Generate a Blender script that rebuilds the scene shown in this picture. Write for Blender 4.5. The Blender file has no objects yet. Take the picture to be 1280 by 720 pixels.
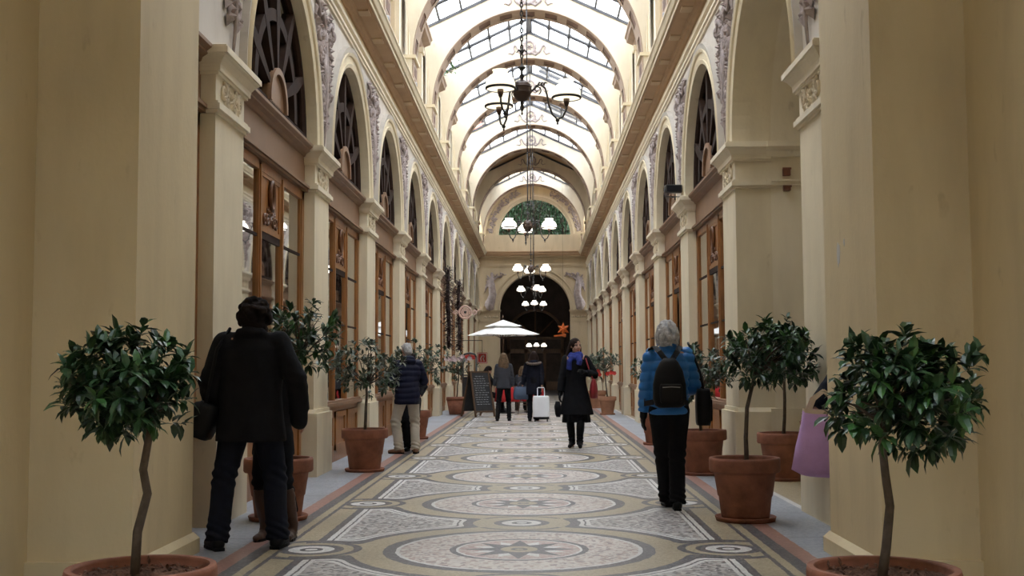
import bpy, bmesh, math, random
from mathutils import Vector, Matrix, Euler, noise
PI = math.pi
S = bpy.context.scene
COL = S.collection
random.seed(7)

# ------------------------------------------------------------------ mesh builder
class MB:
    def __init__(self):
        self.v = []; self.f = []; self.mi = []; self.sm = []
    def add(self, vs, fs, mi=0, smooth=False):
        n = len(self.v)
        self.v += [tuple(p) for p in vs]
        for f in fs:
            self.f.append([i + n for i in f]); self.mi.append(mi); self.sm.append(smooth)
    def box(self, x0, x1, y0, y1, z0, z1, mi=0):
        x0, x1 = min(x0, x1), max(x0, x1); y0, y1 = min(y0, y1), max(y0, y1); z0, z1 = min(z0, z1), max(z0, z1)
        self.add([(x0,y0,z0),(x1,y0,z0),(x1,y1,z0),(x0,y1,z0),(x0,y0,z1),(x1,y0,z1),(x1,y1,z1),(x0,y1,z1)],
                 [(3,2,1,0),(4,5,6,7),(0,1,5,4),(1,2,6,5),(2,3,7,6),(3,0,4,7)], mi)
    def rings(self, rs, closed_ends=True, mi=0, smooth=True, loop=True):
        n = len(rs[0]); vs = [p for r in rs for p in r]; fs = []
        for i in range(len(rs) - 1):
            for j in range(n if loop else n - 1):
                a = i*n + j; b = i*n + (j+1) % n
                fs.append((a, b, b + n, a + n))
        if closed_ends and loop:
            fs.append(tuple(reversed(range(n)))); fs.append(tuple(range((len(rs)-1)*n, len(rs)*n)))
        self.add(vs, fs, mi, smooth)
    def tube(self, pts, rad, n=8, mi=0, smooth=True, caps=True):
        pts = [Vector(p) for p in pts]
        if not hasattr(rad, '__len__'): rad = [rad] * len(pts)
        rs = []; up = None
        for i, p in enumerate(pts):
            t = (pts[min(i+1, len(pts)-1)] - pts[max(i-1, 0)])
            if t.length < 1e-9: t = Vector((0,0,1))
            t.normalize()
            if up is None:
                up = Vector((0,0,1)) if abs(t.z) < .9 else Vector((0,1,0))
            a = t.cross(up)
            if a.length < 1e-6: a = t.orthogonal()
            a.normalize(); b = a.cross(t).normalized(); up = b
            rs.append([p + (a*math.cos(2*PI*k/n) + b*math.sin(2*PI*k/n))*rad[i] for k in range(n)])
        self.rings(rs, caps, mi, smooth)
    def lathe(self, prof, c=(0,0,0), n=20, mi=0, smooth=True, caps=True):
        c = Vector(c)
        self.rings([[c + Vector((r*math.cos(2*PI*k/n), r*math.sin(2*PI*k/n), z)) for k in range(n)] for r, z in prof], caps, mi, smooth)
    def ell(self, c, r, rot=None, nu=14, nv=9, mi=0):
        c = Vector(c); M = Euler(rot).to_matrix() if rot else Matrix.Identity(3)
        rs = []
        for i in range(nv + 1):
            a = PI * (i + .0) / nv; a = min(max(a, .04), PI - .04)
            rs.append([c + M @ Vector((r[0]*math.sin(a)*math.cos(2*PI*k/nu), r[1]*math.sin(a)*math.sin(2*PI*k/nu), -r[2]*math.cos(a))) for k in range(nu)])
        self.rings(rs, True, mi, True)
    def cap(self, p0, p1, r0, r1, n=12, mi=0):           # a limb: tapered, with round ends
        p0 = Vector(p0); p1 = Vector(p1); d = p1 - p0; L = d.length
        if L < 1e-6: return self.ell(p0, (r0, r0, r0))
        t = d / L; pts = []; rd = []
        for a in (-88, -60, -30): pts.append(p0 + t*r0*math.sin(math.radians(a))); rd.append(r0*math.cos(math.radians(a)))
        for k in range(5): pts.append(p0 + d*k/4); rd.append(r0 + (r1-r0)*k/4)
        for a in (30, 60, 88): pts.append(p1 + t*r1*math.sin(math.radians(a))); rd.append(r1*math.cos(math.radians(a)))
        self.tube(pts, rd, n, mi)
    def loft(self, secs, n=20, mi=0):                    # (x,y,z, rx, ry): elliptical sections
        self.rings([[Vector((s[0] + s[3]*math.cos(2*PI*k/n), s[1] + s[4]*math.sin(2*PI*k/n), s[2])) for k in range(n)] for s in secs], True, mi, True)
    def prism(self, poly, fn, d0, d1, mi=0, smooth=False):   # poly of (a,b); fn(a,b,d)->xyz
        n = len(poly)
        vs = [fn(a, b, d0) for a, b in poly] + [fn(a, b, d1) for a, b in poly]
        fs = [tuple(range(n)), tuple(range(2*n-1, n-1, -1))] + [(i, i+n, (i+1) % n + n, (i+1) % n) for i in range(n)]
        self.add(vs, fs, mi, smooth)
    def sweep(self, prof, pts, fn=None, mi=0, smooth=False):   # profile (out, up) placed at each path frame (p, outdir, updir)
        self.rings([[Vector(p) + Vector(o)*a + Vector(u)*b for a, b in prof] for p, o, u in pts], True, mi, smooth)
    def build(self, name, mats, parent=None, fix=True):
        me = bpy.data.meshes.new(name)
        me.from_pydata(self.v, [], self.f)
        if not isinstance(mats, (list, tuple)): mats = [mats]
        for m in mats: me.materials.append(m)
        me.polygons.foreach_set('material_index', self.mi); me.polygons.foreach_set('use_smooth', self.sm)
        if fix:
            bm = bmesh.new(); bm.from_mesh(me); bmesh.ops.recalc_face_normals(bm, faces=bm.faces); bm.to_mesh(me); bm.free()
        me.update()
        o = bpy.data.objects.new(name, me); COL.objects.link(o)
        if parent: o.parent = parent
        return o

def tag(o, label=None, cat=None, group=None, kind=None):
    if label: o['label'] = label
    if cat: o['category'] = cat
    if group: o['group'] = group
    if kind: o['kind'] = kind
    return o
def thing(name, label, cat, loc=(0,0,0), rz=0, group=None):
    o = bpy.data.objects.new(name, None); COL.objects.link(o)
    o.empty_display_size = .1; o.location = loc; o.rotation_euler = (0, 0, rz)
    return tag(o, label, cat, group)
def struct(o): o['kind'] = 'structure'; return o
KIDS = {}
def copy_tree(o, parent=None):
    c = o.copy(); COL.objects.link(c)
    if parent: c.parent = parent
    for ch in [x for x in o.children]: copy_tree(ch, c)
    return c
TRIM = [0]; WIN = [0]
def trim(mb, m, parent=None):
    TRIM[0] += 1
    return struct(mb.build('trim_%d' % TRIM[0], m, parent))
def dup(o, loc, nm=None):
    c = copy_tree(o); c.location = loc
    if nm == 'trim': TRIM[0] += 1; c.name = 'trim_%d' % TRIM[0]
    if nm == 'window': WIN[0] += 1; c.name = 'window_%d' % WIN[0]
    return c

def blob(name, mb, vox, mats, parent=None, smooth=4, disp=None, post=None):
    """union of overlapping closed pieces into ONE continuous surface"""
    o = mb.build(name + '_src', mats if isinstance(mats, (list, tuple)) else [mats])
    m = o.modifiers.new('r', 'REMESH'); m.mode = 'VOXEL'; m.voxel_size = vox
    if smooth:
        s = o.modifiers.new('s', 'SMOOTH'); s.iterations = smooth; s.factor = .5
    dg = bpy.context.evaluated_depsgraph_get()
    me = bpy.data.meshes.new_from_object(o.evaluated_get(dg), depsgraph=dg)
    old = o.data; bpy.data.objects.remove(o); bpy.data.meshes.remove(old)
    me.name = name
    if not me.materials:
        for q in (mats if isinstance(mats, (list, tuple)) else [mats]): me.materials.append(q)
    if disp:
        ns = [v.normal.copy() for v in me.vertices]
        for v, nn in zip(me.vertices, ns): v.co += nn * disp(v.co)
    me.polygons.foreach_set('use_smooth', [True]*len(me.polygons))
    if post: post(me)
    me.update()
    r = bpy.data.objects.new(name, me); COL.objects.link(r)
    if parent: r.parent = parent
    return r

# ------------------------------------------------------------------ materials
def newmat(name):
    m = bpy.data.materials.new(name); m.use_nodes = True
    nt = m.node_tree; b = nt.nodes['Principled BSDF']
    return m, nt, b
def mat(name, col, rough=.6, var=.12, scale=3., bump=0., bscale=60., metal=0., spec=.5, col2=None, stretch=None, emit=0., sheen=0.):
    m, nt, b = newmat(name); N = nt.nodes.new; L = nt.links.new
    b.inputs['Roughness'].default_value = rough; b.inputs['Metallic'].default_value = metal
    b.inputs['Specular IOR Level'].default_value = spec
    tc = N('ShaderNodeTexCoord'); vec = tc.outputs['Object']
    if stretch:
        mp = N('ShaderNodeMapping'); mp.inputs['Scale'].default_value = stretch; L(vec, mp.inputs['Vector']); vec = mp.outputs['Vector']
    if var or col2:
        n = N('ShaderNodeTexNoise'); n.inputs['Scale'].default_value = scale; n.inputs['Detail'].default_value = 6; n.inputs['Roughness'].default_value = .6
        L(vec, n.inputs['Vector'])
        r = N('ShaderNodeValToRGB'); r.color_ramp.elements[0].position = .3; r.color_ramp.elements[1].position = .7
        c = Vector(col); d = Vector(col2) if col2 else c
        r.color_ramp.elements[0].color = (*(c*(1-var)), 1); r.color_ramp.elements[1].color = (*(d*(1+var)), 1)
        L(n.outputs['Fac'], r.inputs['Fac']); L(r.outputs['Color'], b.inputs['Base Color'])
    else:
        b.inputs['Base Color'].default_value = (*col, 1)
    if bump:
        n2 = N('ShaderNodeTexNoise'); n2.inputs['Scale'].default_value = bscale; n2.inputs['Detail'].default_value = 4
        L(vec, n2.inputs['Vector']); bp = N('ShaderNodeBump'); bp.inputs['Strength'].default_value = bump; bp.inputs['Distance'].default_value = .01
        L(n2.outputs['Fac'], bp.inputs['Height']); L(bp.outputs['Normal'], b.inputs['Normal'])
    if emit:
        b.inputs['Emission Color'].default_value = (*col, 1); b.inputs['Emission Strength'].default_value = emit
    if sheen:
        b.inputs['Sheen Weight'].default_value = sheen
    return m
def plaster(name, col):
    """painted plaster: broad tone drift, drips, scuffs and small chips"""
    m, nt, b = newmat(name); N = nt.nodes.new; L = nt.links.new
    b.inputs['Roughness'].default_value = .62; b.inputs['Specular IOR Level'].default_value = .3
    g = N('ShaderNodeNewGeometry')
    def nz(scale, st=(1,1,1), det=5):
        mp = N('ShaderNodeMapping'); mp.inputs['Scale'].default_value = st; L(g.outputs['Position'], mp.inputs['Vector'])
        n = N('ShaderNodeTexNoise'); n.inputs['Scale'].default_value = scale; n.inputs['Detail'].default_value = det; L(mp.outputs['Vector'], n.inputs['Vector']); return n.outputs['Fac']
    def ramp(f, p0, p1, c0, c1):
        r = N('ShaderNodeValToRGB'); e = r.color_ramp.elements; e[0].position = p0; e[1].position = p1; e[0].color = (*c0, 1); e[1].color = (*c1, 1)
        L(f, r.inputs['Fac']); return r.outputs['Color']
    def mul(a, c):
        x = N('ShaderNodeMix'); x.data_type = 'RGBA'; x.blend_type = 'MULTIPLY'; x.inputs[0].default_value = 1
        L(a, x.inputs[6]); L(c, x.inputs[7]); return x.outputs[2]
    c = Vector(col)
    base = ramp(nz(.8), .3, .7, c*.93, c*1.06)
    base = mul(base, ramp(nz(3.5, (1,1,.25)), .3, .55, (.90,.89,.88), (1,1,1)))
    base = mul(base, ramp(nz(7, (1,1,.5), 8), .26, .33, (.86,.84,.82), (1,1,1)))
    L(base, b.inputs['Base Color'])
    bp = N('ShaderNodeBump'); bp.inputs['Strength'].default_value = .25; bp.inputs['Distance'].default_value = .008
    L(nz(26, (1,1,.7), 6), bp.inputs['Height']); L(bp.outputs['Normal'], b.inputs['Normal'])
    return m
def wood(name, col, rough=.42, var=.28):
    return mat(name, col, rough, var, 4., .15, 30., stretch=(6, 6, .7))
def glass(name, tint=(1,1,1), refl=.12, rough=.02):
    m, nt, b = newmat(name); N = nt.nodes.new; L = nt.links.new
    nt.nodes.remove(b); out = nt.nodes['Material Output']
    t = N('ShaderNodeBsdfTransparent'); t.inputs['Color'].default_value = (*tint, 1)
    g = N('ShaderNodeBsdfGlossy'); g.inputs['Roughness'].default_value = rough; g.inputs['Color'].default_value = (.9,.9,.9,1)
    fr = N('ShaderNodeFresnel'); fr.inputs['IOR'].default_value = 1.5
    ma = N('ShaderNodeMath'); ma.operation = 'ADD'; ma.inputs[1].default_value = refl; L(fr.outputs[0], ma.inputs[0])
    mx = N('ShaderNodeMixShader'); L(ma.outputs[0], mx.inputs[0]); L(t.outputs[0], mx.inputs[1]); L(g.outputs[0], mx.inputs[2]); L(mx.outputs[0], out.inputs['Surface'])
    return m
M = {}
M['plaster'] = plaster('cream_plaster', (.75, .66, .48))
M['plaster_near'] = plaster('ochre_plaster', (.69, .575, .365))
M['plaster_pale'] = plaster('pale_plaster', (.80, .72, .56))
M['rib_plaster'] = plaster('rib_plaster', (.74, .66, .52))
M['plaster_end_shaded'] = plaster('shaded_end_wall', (.60, .49, .33))  # ochre plaster, darkened to carry the shade under the boarded roof bay
M['opal_lit'] = mat('lit_opal_glass', (1., .93, .80), .25, 0, emit=1.7)
M['stone_relief'] = mat('mauve_relief', (.36, .30, .285), .85, .3, 8, .3, 40)
M['cream_relief'] = mat('cream_relief', (.66, .57, .42), .8, .2, 8, .3, 40)
M['spandrel'] = plaster('spandrel_plaster', (.64, .59, .53))
M['grey_mould'] = mat('grey_moulding', (.52, .48, .43), .7, .1)
M['soffit'] = plaster('soffit_paint', (.44, .29, .17))
M['soffit_pale'] = plaster('soffit_block', (.52, .385, .25))
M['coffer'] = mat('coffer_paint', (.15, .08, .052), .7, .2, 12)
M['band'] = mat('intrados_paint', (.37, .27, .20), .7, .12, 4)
M['wood'] = wood('oak_joinery', (.30, .125, .036))
M['wood_carved'] = wood('carved_oak', (.15, .058, .02))
M['wood_dark'] = mat('dark_tracery', (.035, .020, .015), .75, .25, 5, spec=.12)
M['fascia'] = mat('fascia_paint', (.24, .135, .075), .5, .15, 3, .08, 30)
M['clere_wood'] = mat('clerestory_paint', (.45, .30, .19), .6, .15)
M['metal'] = mat('dark_iron', (.035, .033, .035), .45, .2, 8)
M['mullion'] = mat('roof_iron', (.055, .055, .06), .5, .15)
M['bronze'] = mat('bronze_ball', (.06, .036, .028), .32, .2, 6, metal=.3)
M['zinc'] = mat('grey_metal', (.33, .33, .34), .4, .1, 6, metal=.4)
M['glass'] = glass('shop_glass', (.80, .80, .78), .40)
M['glass_fan'] = glass('fanlight_glass', (.75, .77, .78), .22)
M['roof_glass'] = glass('roof_glass', (.96, .98, 1.), .0)
M['opal'] = mat('opal_glass', (.95, .86, .66), .25, 0, emit=.42)
M['bulb'] = mat('lit_bulb', (1., .86, .6), .3, 0, emit=14)
M['shop_wall'] = mat('shop_wall', (.50, .45, .37), .8, .25, 1.5)
M['shop_dark'] = mat('shop_shelf', (.09, .06, .045), .7, .3, 3)
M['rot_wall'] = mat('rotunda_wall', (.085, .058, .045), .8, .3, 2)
M['rot_brown'] = wood('rotunda_joinery', (.17, .085, .04))
M['terra'] = mat('terracotta', (.215, .076, .042), .75, .25, 5, .2, 50, col2=(.265, .10, .056))
M['terra_pale'] = mat('pale_terracotta', (.40, .20, .12), .8, .2, 5, .2, 50)
M['soil'] = mat('bark_mulch', (.13, .06, .035), .95, .5, 60, 1., 80)
M['bark'] = mat('trunk_bark', (.10, .075, .055), .85, .3, 20, .5, 50)
M['leaf'] = mat('laurel_leaf', (.018, .045, .018), .36, .4, 9, spec=.5, col2=(.03, .072, .028))
M['leaf_bright'] = mat('fresh_leaf', (.03, .095, .022), .38, .4, 9, col2=(.045, .12, .03))
M['leaf_grey'] = mat('olive_leaf', (.06, .085, .06), .5, .4, 9, col2=(.10, .125, .09))
M['petal'] = mat('pale_petal', (.62, .50, .52), .7, .15)
M['petal_red'] = mat('red_petal', (.55, .04, .03), .6, .15)
M['black'] = mat('black_cloth', (.007, .007, .009), .9, .3, 12, .25, 130, spec=.2)
M['navy'] = mat('navy_cloth', (.008, .009, .017), .9, .3, 12, .25, 130, spec=.2)
M['navy_puff'] = mat('navy_nylon', (.006, .008, .026), .6, .2, 6, spec=.2)
M['blue_puff'] = mat('blue_nylon', (.012, .15, .46), .42, .12, 6)
M['jean'] = mat('dark_denim', (.009, .011, .020), .9, .25, 20, .25, 150, spec=.2)
M['beige'] = mat('beige_cotton', (.44, .40, .33), .9, .15, 6, .2, 90)
M['grey_cloth'] = mat('grey_cloth', (.04, .043, .055), .9, .2, 8)
M['leather'] = mat('brown_leather', (.065, .028, .016), .45, .3, 8, .15, 60)
M['blackleather'] = mat('black_leather', (.006, .006, .007), .6, .3, 9, spec=.2)
M['tan_shoe'] = mat('tan_shoe', (.20, .10, .06), .6, .2)
M['skin'] = mat('skin', (.42, .24, .17), .55, .06, 8)
M['skin_dark'] = mat('eye_dark', (.05, .03, .025), .4, 0)
M['lip'] = mat('lips', (.33, .10, .09), .5, 0)
M['hair_dark'] = mat('dark_brown_hair', (.012, .008, .007), .85, .4, 40, .3, 90, spec=.12)
M['hair_grey'] = mat('silver_hair', (.42, .42, .43), .7, .45, 30, .6, 90, spec=.2)
M['hair_blond'] = mat('ash_blond_hair', (.13, .085, .05), .75, .45, 30, .4, 90, spec=.2)
M['hair_brown'] = mat('brown_hair', (.022, .012, .009), .8, .4, 40, .4, 90, spec=.15)
M['scarf'] = mat('blue_scarf', (.02, .035, .22), .85, .45, 14, .3, 80)
M['fur'] = mat('fur_trim', (.16, .13, .11), .95, .3, 50, .8, 120)
M['red_bag'] = mat('red_leather', (.25, .012, .02), .5, .2)
M['red_cloth'] = mat('red_cloth', (.52, .018, .022), .75, .2, 5)
M['blue_bag'] = mat('slate_blue_bag', (.05, .08, .14), .6, .2)
M['purple'] = mat('purple_felt', (.52, .32, .62), .85, .12, 6, .15, 120)
M['tan_strap'] = mat('cream_webbing', (.55, .44, .33), .8, .1)
M['case'] = mat('silver_shell', (.88, .92, .97), .35, .05, 3)
M['canopy'] = mat('white_canvas', (.92, .92, .90), .8, .03)
M['timber'] = wood('pole_timber', (.10, .055, .03))
M['slate'] = mat('chalkboard', (.022, .024, .028), .6, .3, 5)
M['chalk'] = mat('chalk', (.52, .55, .58), .9, 0)
M['red_sign'] = mat('red_sign', (.45, .025, .02), .5, .1)
M['white_paint'] = mat('white_paint', (.75, .73, .70), .6, .05)
M['orange'] = mat('orange_paper', (.75, .17, .03), .6, .15, 5)
M['pink_iron'] = mat('pink_iron', (.62, .42, .35), .6, .1)
M['purple_fabric'] = mat('tinsel', (.085, .055, .055), .7, .6, 30, .8, 60)
M['paper'] = mat('paper', (.72, .70, .66), .8, .04)
M['brick'] = mat('brick_wall', (.42, .17, .12), .85, .35, 8)
M['slate_roof'] = mat('slate_roof', (.12, .12, .13), .7, .2, 6)
M['rust'] = mat('rust_plate', (.16, .06, .035), .7, .3, 10)
M['flake'] = mat('bare_plaster', (.62, .62, .62), .9, .1)
M['lens'] = mat('lens_glass', (.02, .02, .025), .12, 0)
# ------------------------------------------------------------------ mosaic floor (procedural, in metres)
class X:
    nt = None
    def __init__(s, k): s.k = k
    @staticmethod
    def op(o, *a):
        n = X.nt.nodes.new('ShaderNodeMath'); n.operation = o
        for i, q in enumerate(a):
            if isinstance(q, X): X.nt.links.new(q.k, n.inputs[i])
            else: n.inputs[i].default_value = q
        return X(n.outputs[0])
    def __add__(s, o): return X.op('ADD', s, o)
    def __sub__(s, o): return X.op('SUBTRACT', s, o)
    def __mul__(s, o): return X.op('MULTIPLY', s, o)
    def __lt__(s, o): return X.op('LESS_THAN', s, o)
    def __gt__(s, o): return X.op('GREATER_THAN', s, o)
def floor_mat():
    m, nt, b = newmat('mosaic_floor'); X.nt = nt; L = nt.links.new; N = nt.nodes.new
    g = N('ShaderNodeNewGeometry'); sp = N('ShaderNodeSeparateXYZ'); L(g.outputs['Position'], sp.inputs[0])
    wob = N('ShaderNodeTexNoise'); wob.inputs['Scale'].default_value = 9; L(g.outputs['Position'], wob.inputs['Vector'])
    wv = (X(wob.outputs['Fac']) - .5) * .02
    xs = X(sp.outputs['X']); ys = X(sp.outputs['Y'])
    u = X.op('ABSOLUTE', xs) + wv
    P = 2.84
    yl = X.op('PINGPONG', ys - 8.45, P/2) + wv          # 0 at a star, P/2 half way to the next
    hyp = lambda a, c: X.op('SQRT', a*a + c*c)
    d0 = hyp(u, yl); d1 = hyp(u, yl - P/2); d2 = hyp(u - 1.50, yl)
    smin = lambda a, c, k: X.op('SMOOTH_MIN', a, c, k)
    # field of the yellow guilloche: negative inside
    ring = smin(smin(d0 - 1.17, d1 - .39, .16), d2 - .34, .22)
    edge = 1.47
    def noise_col(scale, cols, rnd=1.):
        v = N('ShaderNodeTexVoronoi'); v.inputs['Scale'].default_value = scale; v.inputs['Randomness'].default_value = rnd; L(g.outputs['Position'], v.inputs['Vector'])
        s2 = N('ShaderNodeSeparateColor'); L(v.outputs['Color'], s2.inputs[0])
        r = N('ShaderNodeValToRGB'); r.color_ramp.interpolation = 'CONSTANT'; e = r.color_ramp.elements
        while len(e) < len(cols): e.new(.5)
        for i, (p, c) in enumerate(cols): e[i].position = p; e[i].color = (*c, 1)
        L(s2.outputs[0], r.inputs[0]); return r.outputs[0]
    DK = noise_col(70, [(0, (.075,.07,.075)), (.5, (.11,.10,.105)), (.85, (.16,.15,.15))])
    YE = noise_col(70, [(0, (.36,.295,.185)), (.4, (.41,.34,.22)), (.8, (.315,.26,.165))])
    WH = noise_col(70, [(0, (.58,.57,.55)), (.6, (.68,.67,.65))])
    TG = noise_col(34, [(0, (.44,.425,.41)), (.32, (.28,.255,.25)), (.56, (.15,.135,.135)), (.74, (.37,.32,.30)), (.88, (.56,.545,.52))])
    TP = noise_col(34, [(0, (.56,.51,.47)), (.35, (.44,.34,.30)), (.6, (.29,.235,.225)), (.75, (.62,.57,.52))])
    TR = noise_col(45, [(0, (.40,.27,.24)), (.35, (.48,.36,.33)), (.7, (.52,.46,.43))])
    PK = noise_col(60, [(0, (.33,.17,.13)), (.5, (.38,.205,.16)), (.8, (.30,.165,.135))])
    SL = noise_col(45, [(0, (.33,.355,.40)), (.4, (.375,.40,.44)), (.75, (.295,.32,.36)), (.93, (.43,.44,.46))])
    cur = [TG]
    def over(mask, col):
        x = N('ShaderNodeMix'); x.data_type = 'RGBA'; L(mask.k, x.inputs[0]); L(cur[0], x.inputs[6]); L(col, x.inputs[7]); cur[0] = x.outputs[2]
    # panels, with their white and dark rims
    over(ring < .19, WH); over(ring < .155, DK); over(ring < .14, WH); over(ring < .105, DK)
    over(u > edge - .085, WH); over(u > edge - .055, DK); over(u > edge - .04, WH); over(u > edge, DK); over(u > edge + .06, YE)
    over((ring < .105) * (u < edge + .35), DK); over((ring < .02) * (u < 1.72), YE)
    over((X.op('ABSOLUTE', d2 - .335) < .03) * (u < 1.6), DK); over((X.op('ABSOLUTE', d1 - .42) < .022) * (d0 < 1.19), DK)
    # the great roundel
    over(d0 < .975, DK); over(d0 < .885, WH); over(d0 < .855, TP); over(d0 < .50, DK); over(d0 < .455, WH); over(d0 < .435, TR)
    ang = X.op('ARCTAN2', xs, X.op('SUBTRACT', X.op('MODULO', ys - 8.45 + 30*P + P/2, P), P/2))
    fa = X.op('PINGPONG', ang + 2*PI, PI/8)
    px = d0 * X.op('COSINE', fa); py = d0 * X.op('SINE', fa)
    R, r = .42, .19; c8, s8 = math.cos(PI/8), math.sin(PI/8)
    star = (px - R) * (r*s8) - py * (r*c8 - R)
    fb = X.op('PINGPONG', ang + 2*PI + PI/8, PI/8); qx = d0 * X.op('COSINE', fb); qy = d0 * X.op('SINE', fb)
    R2, r2 = .37, .2
    star2 = (qx - R2) * (r2*s8) - qy * (r2*c8 - R2)
    over(star2 < 0, WH); over(star < 0, DK); over(d0 < .135, YE); over(d0 < .06, DK); over(d0 < .03, YE)
    # small bullseyes
    for d in (d1, d2):
        over(d < .235, DK); over(d < .165, WH); over(d < .085, DK); over(d < .045, WH)
    # borders
    over(u > 1.70, DK); over(u > 1.735, YE); over(u > 1.80, DK); over(u > 1.90, PK); over(u > 2.03, SL)
    jt = (X.op('PINGPONG', ys, .75) < .006) * (u > 2.03); over(jt, DK)
    over((xs > 2.54), WH); over(xs > 2.6, YE)
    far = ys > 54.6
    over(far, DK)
    n = N('ShaderNodeTexNoise'); n.inputs['Scale'].default_value = .9; n.inputs['Detail'].default_value = 5; L(g.outputs['Position'], n.inputs['Vector'])
    rp = N('ShaderNodeValToRGB'); rp.color_ramp.elements[0].position = .35; rp.color_ramp.elements[0].color = (.80,.79,.78,1); rp.color_ramp.elements[1].position = .65; rp.color_ramp.elements[1].color = (1.02,1.02,1.02,1); L(n.outputs['Fac'], rp.inputs[0])
    x = N('ShaderNodeMix'); x.data_type = 'RGBA'; x.blend_type = 'MULTIPLY'; x.inputs[0].default_value = 1; L(cur[0], x.inputs[6]); L(rp.outputs[0], x.inputs[7])
    L(x.outputs[2], b.inputs['Base Color'])
    rr = N('ShaderNodeMapRange'); rr.inputs['To Min'].default_value = .34; rr.inputs['To Max'].default_value = .55; L(n.outputs['Fac'], rr.inputs['Value']); L(rr.outputs[0], b.inputs['Roughness'])
    b.inputs['Specular IOR Level'].default_value = .45
    return m
M['floor'] = floor_mat()
f = MB(); f.box(-7, 7, -8, 70, -.15, 0); struct(f.build('floor', M['floor']))

# ------------------------------------------------------------------ gallery layout
PY0, BAY, NP = 10.13, 4.43, 11            # pilaster centres
PW = .475                                 # half width of a pilaster
ZI, ZA = 4.03, 3.50                       # impost top, astragal
RI, RO = 1.66, 1.95                       # arch radii
YEND = 54.9
def PYk(k): return PY0 + BAY*k

def prof_band(mb, s, xin, prof, y0, y1, mi=0):
    """moulding that runs along the gallery: prof = [(projection into the gallery, z)]"""
    poly = [(xin + .04, prof[0][1])] + [(xin - p, z) for p, z in prof] + [(xin + .04, prof[-1][1])]
    mb.prism(poly, lambda a, b, d: (s*a, d, b), y0, y1, mi)

def arch_face(mb, s, y0, y1, z1, yc, zs, r, xf, xb, mi=0, n=28, mi2=None):
    """wall strip from zs up to z1 with a round opening, with depth"""
    mi2 = mi if mi2 is None else mi2
    ang = [PI*i/n for i in range(n+1)]
    cor = []
    for a in ang:
        c, q = math.cos(a), math.sin(a)
        t = 1e9
        if c > 1e-6: t = min(t, (y1-yc)/c)
        if c < -1e-6: t = min(t, (y0-yc)/c)
        if q > 1e-6: t = min(t, (z1-zs)/q)
        cor.append((yc + c*t, zs + q*t))
    inn = [(yc + r*math.cos(a), zs + r*math.sin(a)) for a in ang]
    for x in (xf, xb):
        vs = [(s*x, a, b) for a, b in inn] + [(s*x, a, b) for a, b in cor]
        m = n + 1
        fs = [(i, i+1, i+1+m, i+m) for i in range(n)]
        mb.add(vs, fs, mi)
        for i in range(n):            # square corners
            if abs(cor[i][0]-cor[i+1][0]) > 1e-6 and abs(cor[i][1]-cor[i+1][1]) > 1e-6:
                cy = y1 if cor[i][0] > yc else y0
                mb.add([(s*x, *cor[i]), (s*x, *cor[i+1]), (s*x, cy, z1)], [(0,1,2)], mi)
    mb.rings([[(s*xf, a, b) for a, b in inn], [(s*xb, a, b) for a, b in inn]], False, mi2, True, loop=False)

def archivolt(mb, s, yc, zs, prof, mi=0, n=32, mis=None):
    """moulded ring: prof = [(radius, x)] closed polygon swept round the half circle"""
    rs = []
    for i in range(n+1):
        a = PI*i/n
        rs.append([(s*x, yc + r*math.cos(a), zs + r*math.sin(a)) for r, x in prof])
    mb.rings(rs, True, mi, False)

def scroll(mb, cx, cy, r, turns, rad, fn, flip=1, start=0, n=22):
    pts = []; rd = []
    for i in range(n+1):
        t = i/n; a = start + flip*turns*2*PI*t; q = r*(1 - .82*t)
        pts.append(fn(cx + q*math.cos(a), cy + q*math.sin(a), rad*.4)); rd.append(rad*(1 - .5*t))
    mb.tube(pts, rd, 6)

def leaf_blob(mb, a, b, ang, l, w, fn, d=.02):
    """carved leaf: a little pointed dome on the wall plane"""
    ca, sa = math.cos(ang), math.sin(ang)
    P_ = lambda u, v, h: fn(a + u*ca - v*sa, b + u*sa + v*ca, h)
    vs = [P_(0,0,0), P_(l*.35, w, 0), P_(l,0,d*.3), P_(l*.35,-w,0), P_(l*.4,0,d)]
    mb.add(vs, [(0,1,4),(1,2,4),(2,3,4),(3,0,4)], 0, False)

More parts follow.
